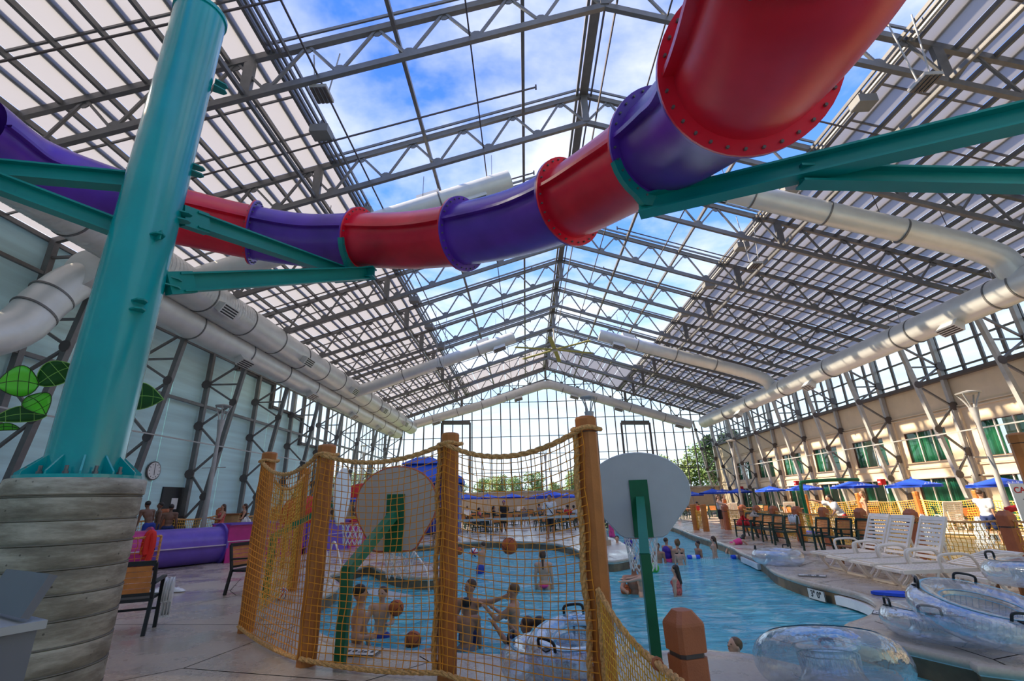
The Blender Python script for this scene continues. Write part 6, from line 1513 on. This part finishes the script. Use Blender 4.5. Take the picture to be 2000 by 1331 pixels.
# people on the right deck
g3 = 'people on the right deck'
def stand(px, pyf, lab, pyh, rz, y=None, **k):
    f = G(px, pyf); h = AY(px, pyh, f.y).z; k.setdefault('vox', .018)
    return up_at(f.x, f.y, 0.0, lab, h, rz, **k)
stand(1412, 1034, 'woman in a white tank top and black shorts leaning on the fence', 968, -2.3, skin=2, hair='brown', hs='pony', aR=((.5, .6, -.3), (.2, 1, 0)), aL=((-.2, .6, -.5), (.5, .9, .1)), wear=[('tank', 'white'), ('shorts', 'black')], female=True, group=g3)
f = V((11.9, 19.6, 0)); up_at(10.9, 17.6, 0, 'lifeguard in a white t-shirt and red shorts bending and pointing left', 1.62, 1.5, skin=0, hair='black', hs='pony', T=(0, .55, .85), aR=((.3, .95, .25), (.1, 1, .3)), aL=((-.4, .4, -.8), (0, .6, -.7)), wear=[('shirt', 'white'), ('shorts', 'red')], group=g3, vox=.018)
up_at(13.2, 19.8, 0, 'girl in an orange bikini behind the bending lifeguard', 1.62, 1.2, skin=0, hair='sand', hs='long', wear=[('top', 'orange'), ('brief', 'orange')], female=True, group=g3, vox=.02)
q = G(1953, 1058); lgd = up_at(q.x-1.2, q.y-1.2, 0, 'lifeguard in a white t-shirt and navy shorts walking at the right edge', 1.58, -1.3, skin=0, hair='brown', aL=((-.1, .75, -.6), (0, .9, -.35)), aR=((.1, -.1, -1), (0, .2, -1)), lR=((0, .35, -.95), (0, 0, -1)), lL=((0, -.2, -1), (0, -.4, -.9)), wear=[('shirt', 'white'), ('shorts', 'navy')], group=g3, vox=.016)
p = lgd.location; t = thing('rescue_tube', 'red rescue tube in the hand of the walking lifeguard', 'rescue tube', (p.x+.85, p.y-.05, 1.02), .1); b = MB(); b.tube([(-.35, 0, -.05), (-.3, 0, -.04), (.35, 0, .06), (.42, 0, .07)], [.03, .085, .085, .03], 10); b.obj('foam_tube', REDC, t, True); b = MB(); b.bar((-.35, 0, -.05), (-.55, .05, .05), .02); b.obj('cord', WHT, t)
up_at(q.x+.9, q.y-1.9, 0, 'second lifeguard half cut by the caution sign', 1.6, 1.5, skin=0, hair='brown', aR=((.2, .7, -.6), (0, 1, -.1)), wear=[('shirt', 'white'), ('shorts', 'navy')], group=g3, vox=.02)
up_at(14.2, 36.0, 0, 'sunlit woman in an orange swimsuit behind the rope fence', 1.65, -2.5, skin=2, hair='sand', hs='long', wear=[('tank', 'orange')], female=True, group=g3, vox=.025)
def sit(x, y, lab, H, rz, **k):
    k.setdefault('vox', .024)
    return up_at(x, y, 0, lab, H, rz, lR=((.08, .97, -.1), (0, 0.05, -1)), lL=((-.08, .97, -.1), (0, 0.05, -1)), **k)
sit(11.4, 33.6, 'seated visitor in a red shirt at the far end of the channel', 1.6, .8, hair='black', wear=[('shirt', 'red'), ('shorts', 'navy')], group=g3)
sit(12.0, 34.3, 'seated child with dark hair beside the visitor in red', 1.35, 2.2, hair='black', wear=[('shirt', 'white'), ('shorts', 'black')], group=g3)
g4 = 'far crowd by the tables'
stand(1077, 1054, 'lifeguard in a white t-shirt and black shorts standing at the far pool edge', 968, 2.9, skin=1, hair='black', wear=[('shirt', 'white'), ('shorts', 'black'), ('strap', 'black')], group=g4, aR=((.12, .1, -1), (0, .35, -.9)), aL=((-.12, .1, -1), (0, .35, -.9)))
q = G(985, 1041); up_at(q.x, q.y, 0, 'man in black with a purple cap in the far crowd', 1.68, 3.0, skin=1, hs='cap', wear=[('shirt', 'black'), ('shorts', 'black')], group=g4, vox=.02)
rr = random.Random(5)
FC = [(-3.0, 31.5, 'seated woman bending over the table beside the cabana', 'coral', 'black', 1), (-2.2, 33.4, 'seated man in black beside the cabana table', 'black', 'black', 1), (-.2, 34.0, 'seated person with brown hair left of the purple-capped man', 'grey', 'brown', 0), (2.6, 31.5, 'seated person in a red towel right of the purple-capped man', 'red', 'black', 3), (3.2, 33.8, 'seated woman in white right of the purple-capped man', 'white', 'black', 1), (4.6, 35.8, 'seated person in dark clothes behind the lifeguard', 'navy', 'black', 3), (5.6, 32.2, 'seated person in red immediately left of the lifeguard', 'red', 'brown', 0), (7.0, 34.2, 'seated person in red right of the lifeguard', 'red', 'black', 1), (7.8, 36.8, 'seated person in blue right of the lifeguard', 'blue', 'brown', 0), (9.0, 37.2, 'seated person in coral at the right end of the crowd', 'coral', 'black', 3), (-4.6, 38.4, 'seated person in white behind the cabana', 'white', 'brown', 2), (1.0, 40.6, 'seated person in grey at the back of the crowd', 'grey', 'black', 1)]
for x, y, lab, colr, hr, sk in FC: sit(x, y, lab, rr.uniform(1.55, 1.75), rr.uniform(0, 6.28), skin=sk, hair=hr, hs=rr.choice(['short', 'bob', 'pony']), wear=[('shirt', colr), ('shorts', 'black')], group=g4)
# people at the left wall
g5 = 'people by the pale blue wall'
def lefth(px, py, y, H, lab, rz, **k): 
    k.setdefault('vox', .018); person(lab, AY(px, py, y), H, rz, group=g5, **k)
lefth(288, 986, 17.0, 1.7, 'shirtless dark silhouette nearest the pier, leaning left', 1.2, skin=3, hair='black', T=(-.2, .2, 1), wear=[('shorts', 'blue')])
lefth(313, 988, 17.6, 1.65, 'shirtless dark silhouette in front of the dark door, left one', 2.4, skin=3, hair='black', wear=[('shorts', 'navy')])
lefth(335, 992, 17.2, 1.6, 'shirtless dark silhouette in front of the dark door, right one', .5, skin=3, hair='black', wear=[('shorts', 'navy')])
lefth(436, 991, 20.6, 1.68, 'woman in a coral patterned sundress by the lamp post', 2.5, skin=0, hair='brown', hs='long', aR=((.2, .4, -.8), (-.6, .8, .1)), aL=((-.2, .4, -.8), (.6, .8, .1)), wear=[('dress', 'coral')], female=True)
lefth(478, 990, 21.6, 1.68, 'woman in a black top holding a white towel', 2.3, skin=0, hair='brown', hs='pony', aR=((.2, .3, -.9), (-.4, .9, -.1)), aL=((-.2, .3, -.9), (.4, .9, -.1)), wear=[('tank', 'black'), ('shorts', 'black')], female=True)
p = AY(481, 1017, 21.1); cloth('towel', 'white towel in the arms of the woman in the black top', (p.x, p.y, p.z-.1), WHT, (.2, .15), seed=8, amp=.12)
sit(-3.4, 20.5, 'bather with a white patterned shirt sitting behind the taupe board', 1.6, 2.2, skin=1, hair='black', wear=[('shirt', 'black'), ('shorts', 'black')], group=g5, vox=.02)
# bake the grown body surfaces in one pass
dg = bpy.context.evaluated_depsgraph_get(); done = []
for o, m_ in QUEUE: done.append(bpy.data.meshes.new_from_object(o.evaluated_get(dg)))
for (o, m_), me in zip(QUEUE, done):
    o.modifiers.clear(); me.name = o.name; o.data = me; me.materials.clear(); me.materials.append(m_); me.polygons.foreach_set('use_smooth', [True]*len(me.polygons))
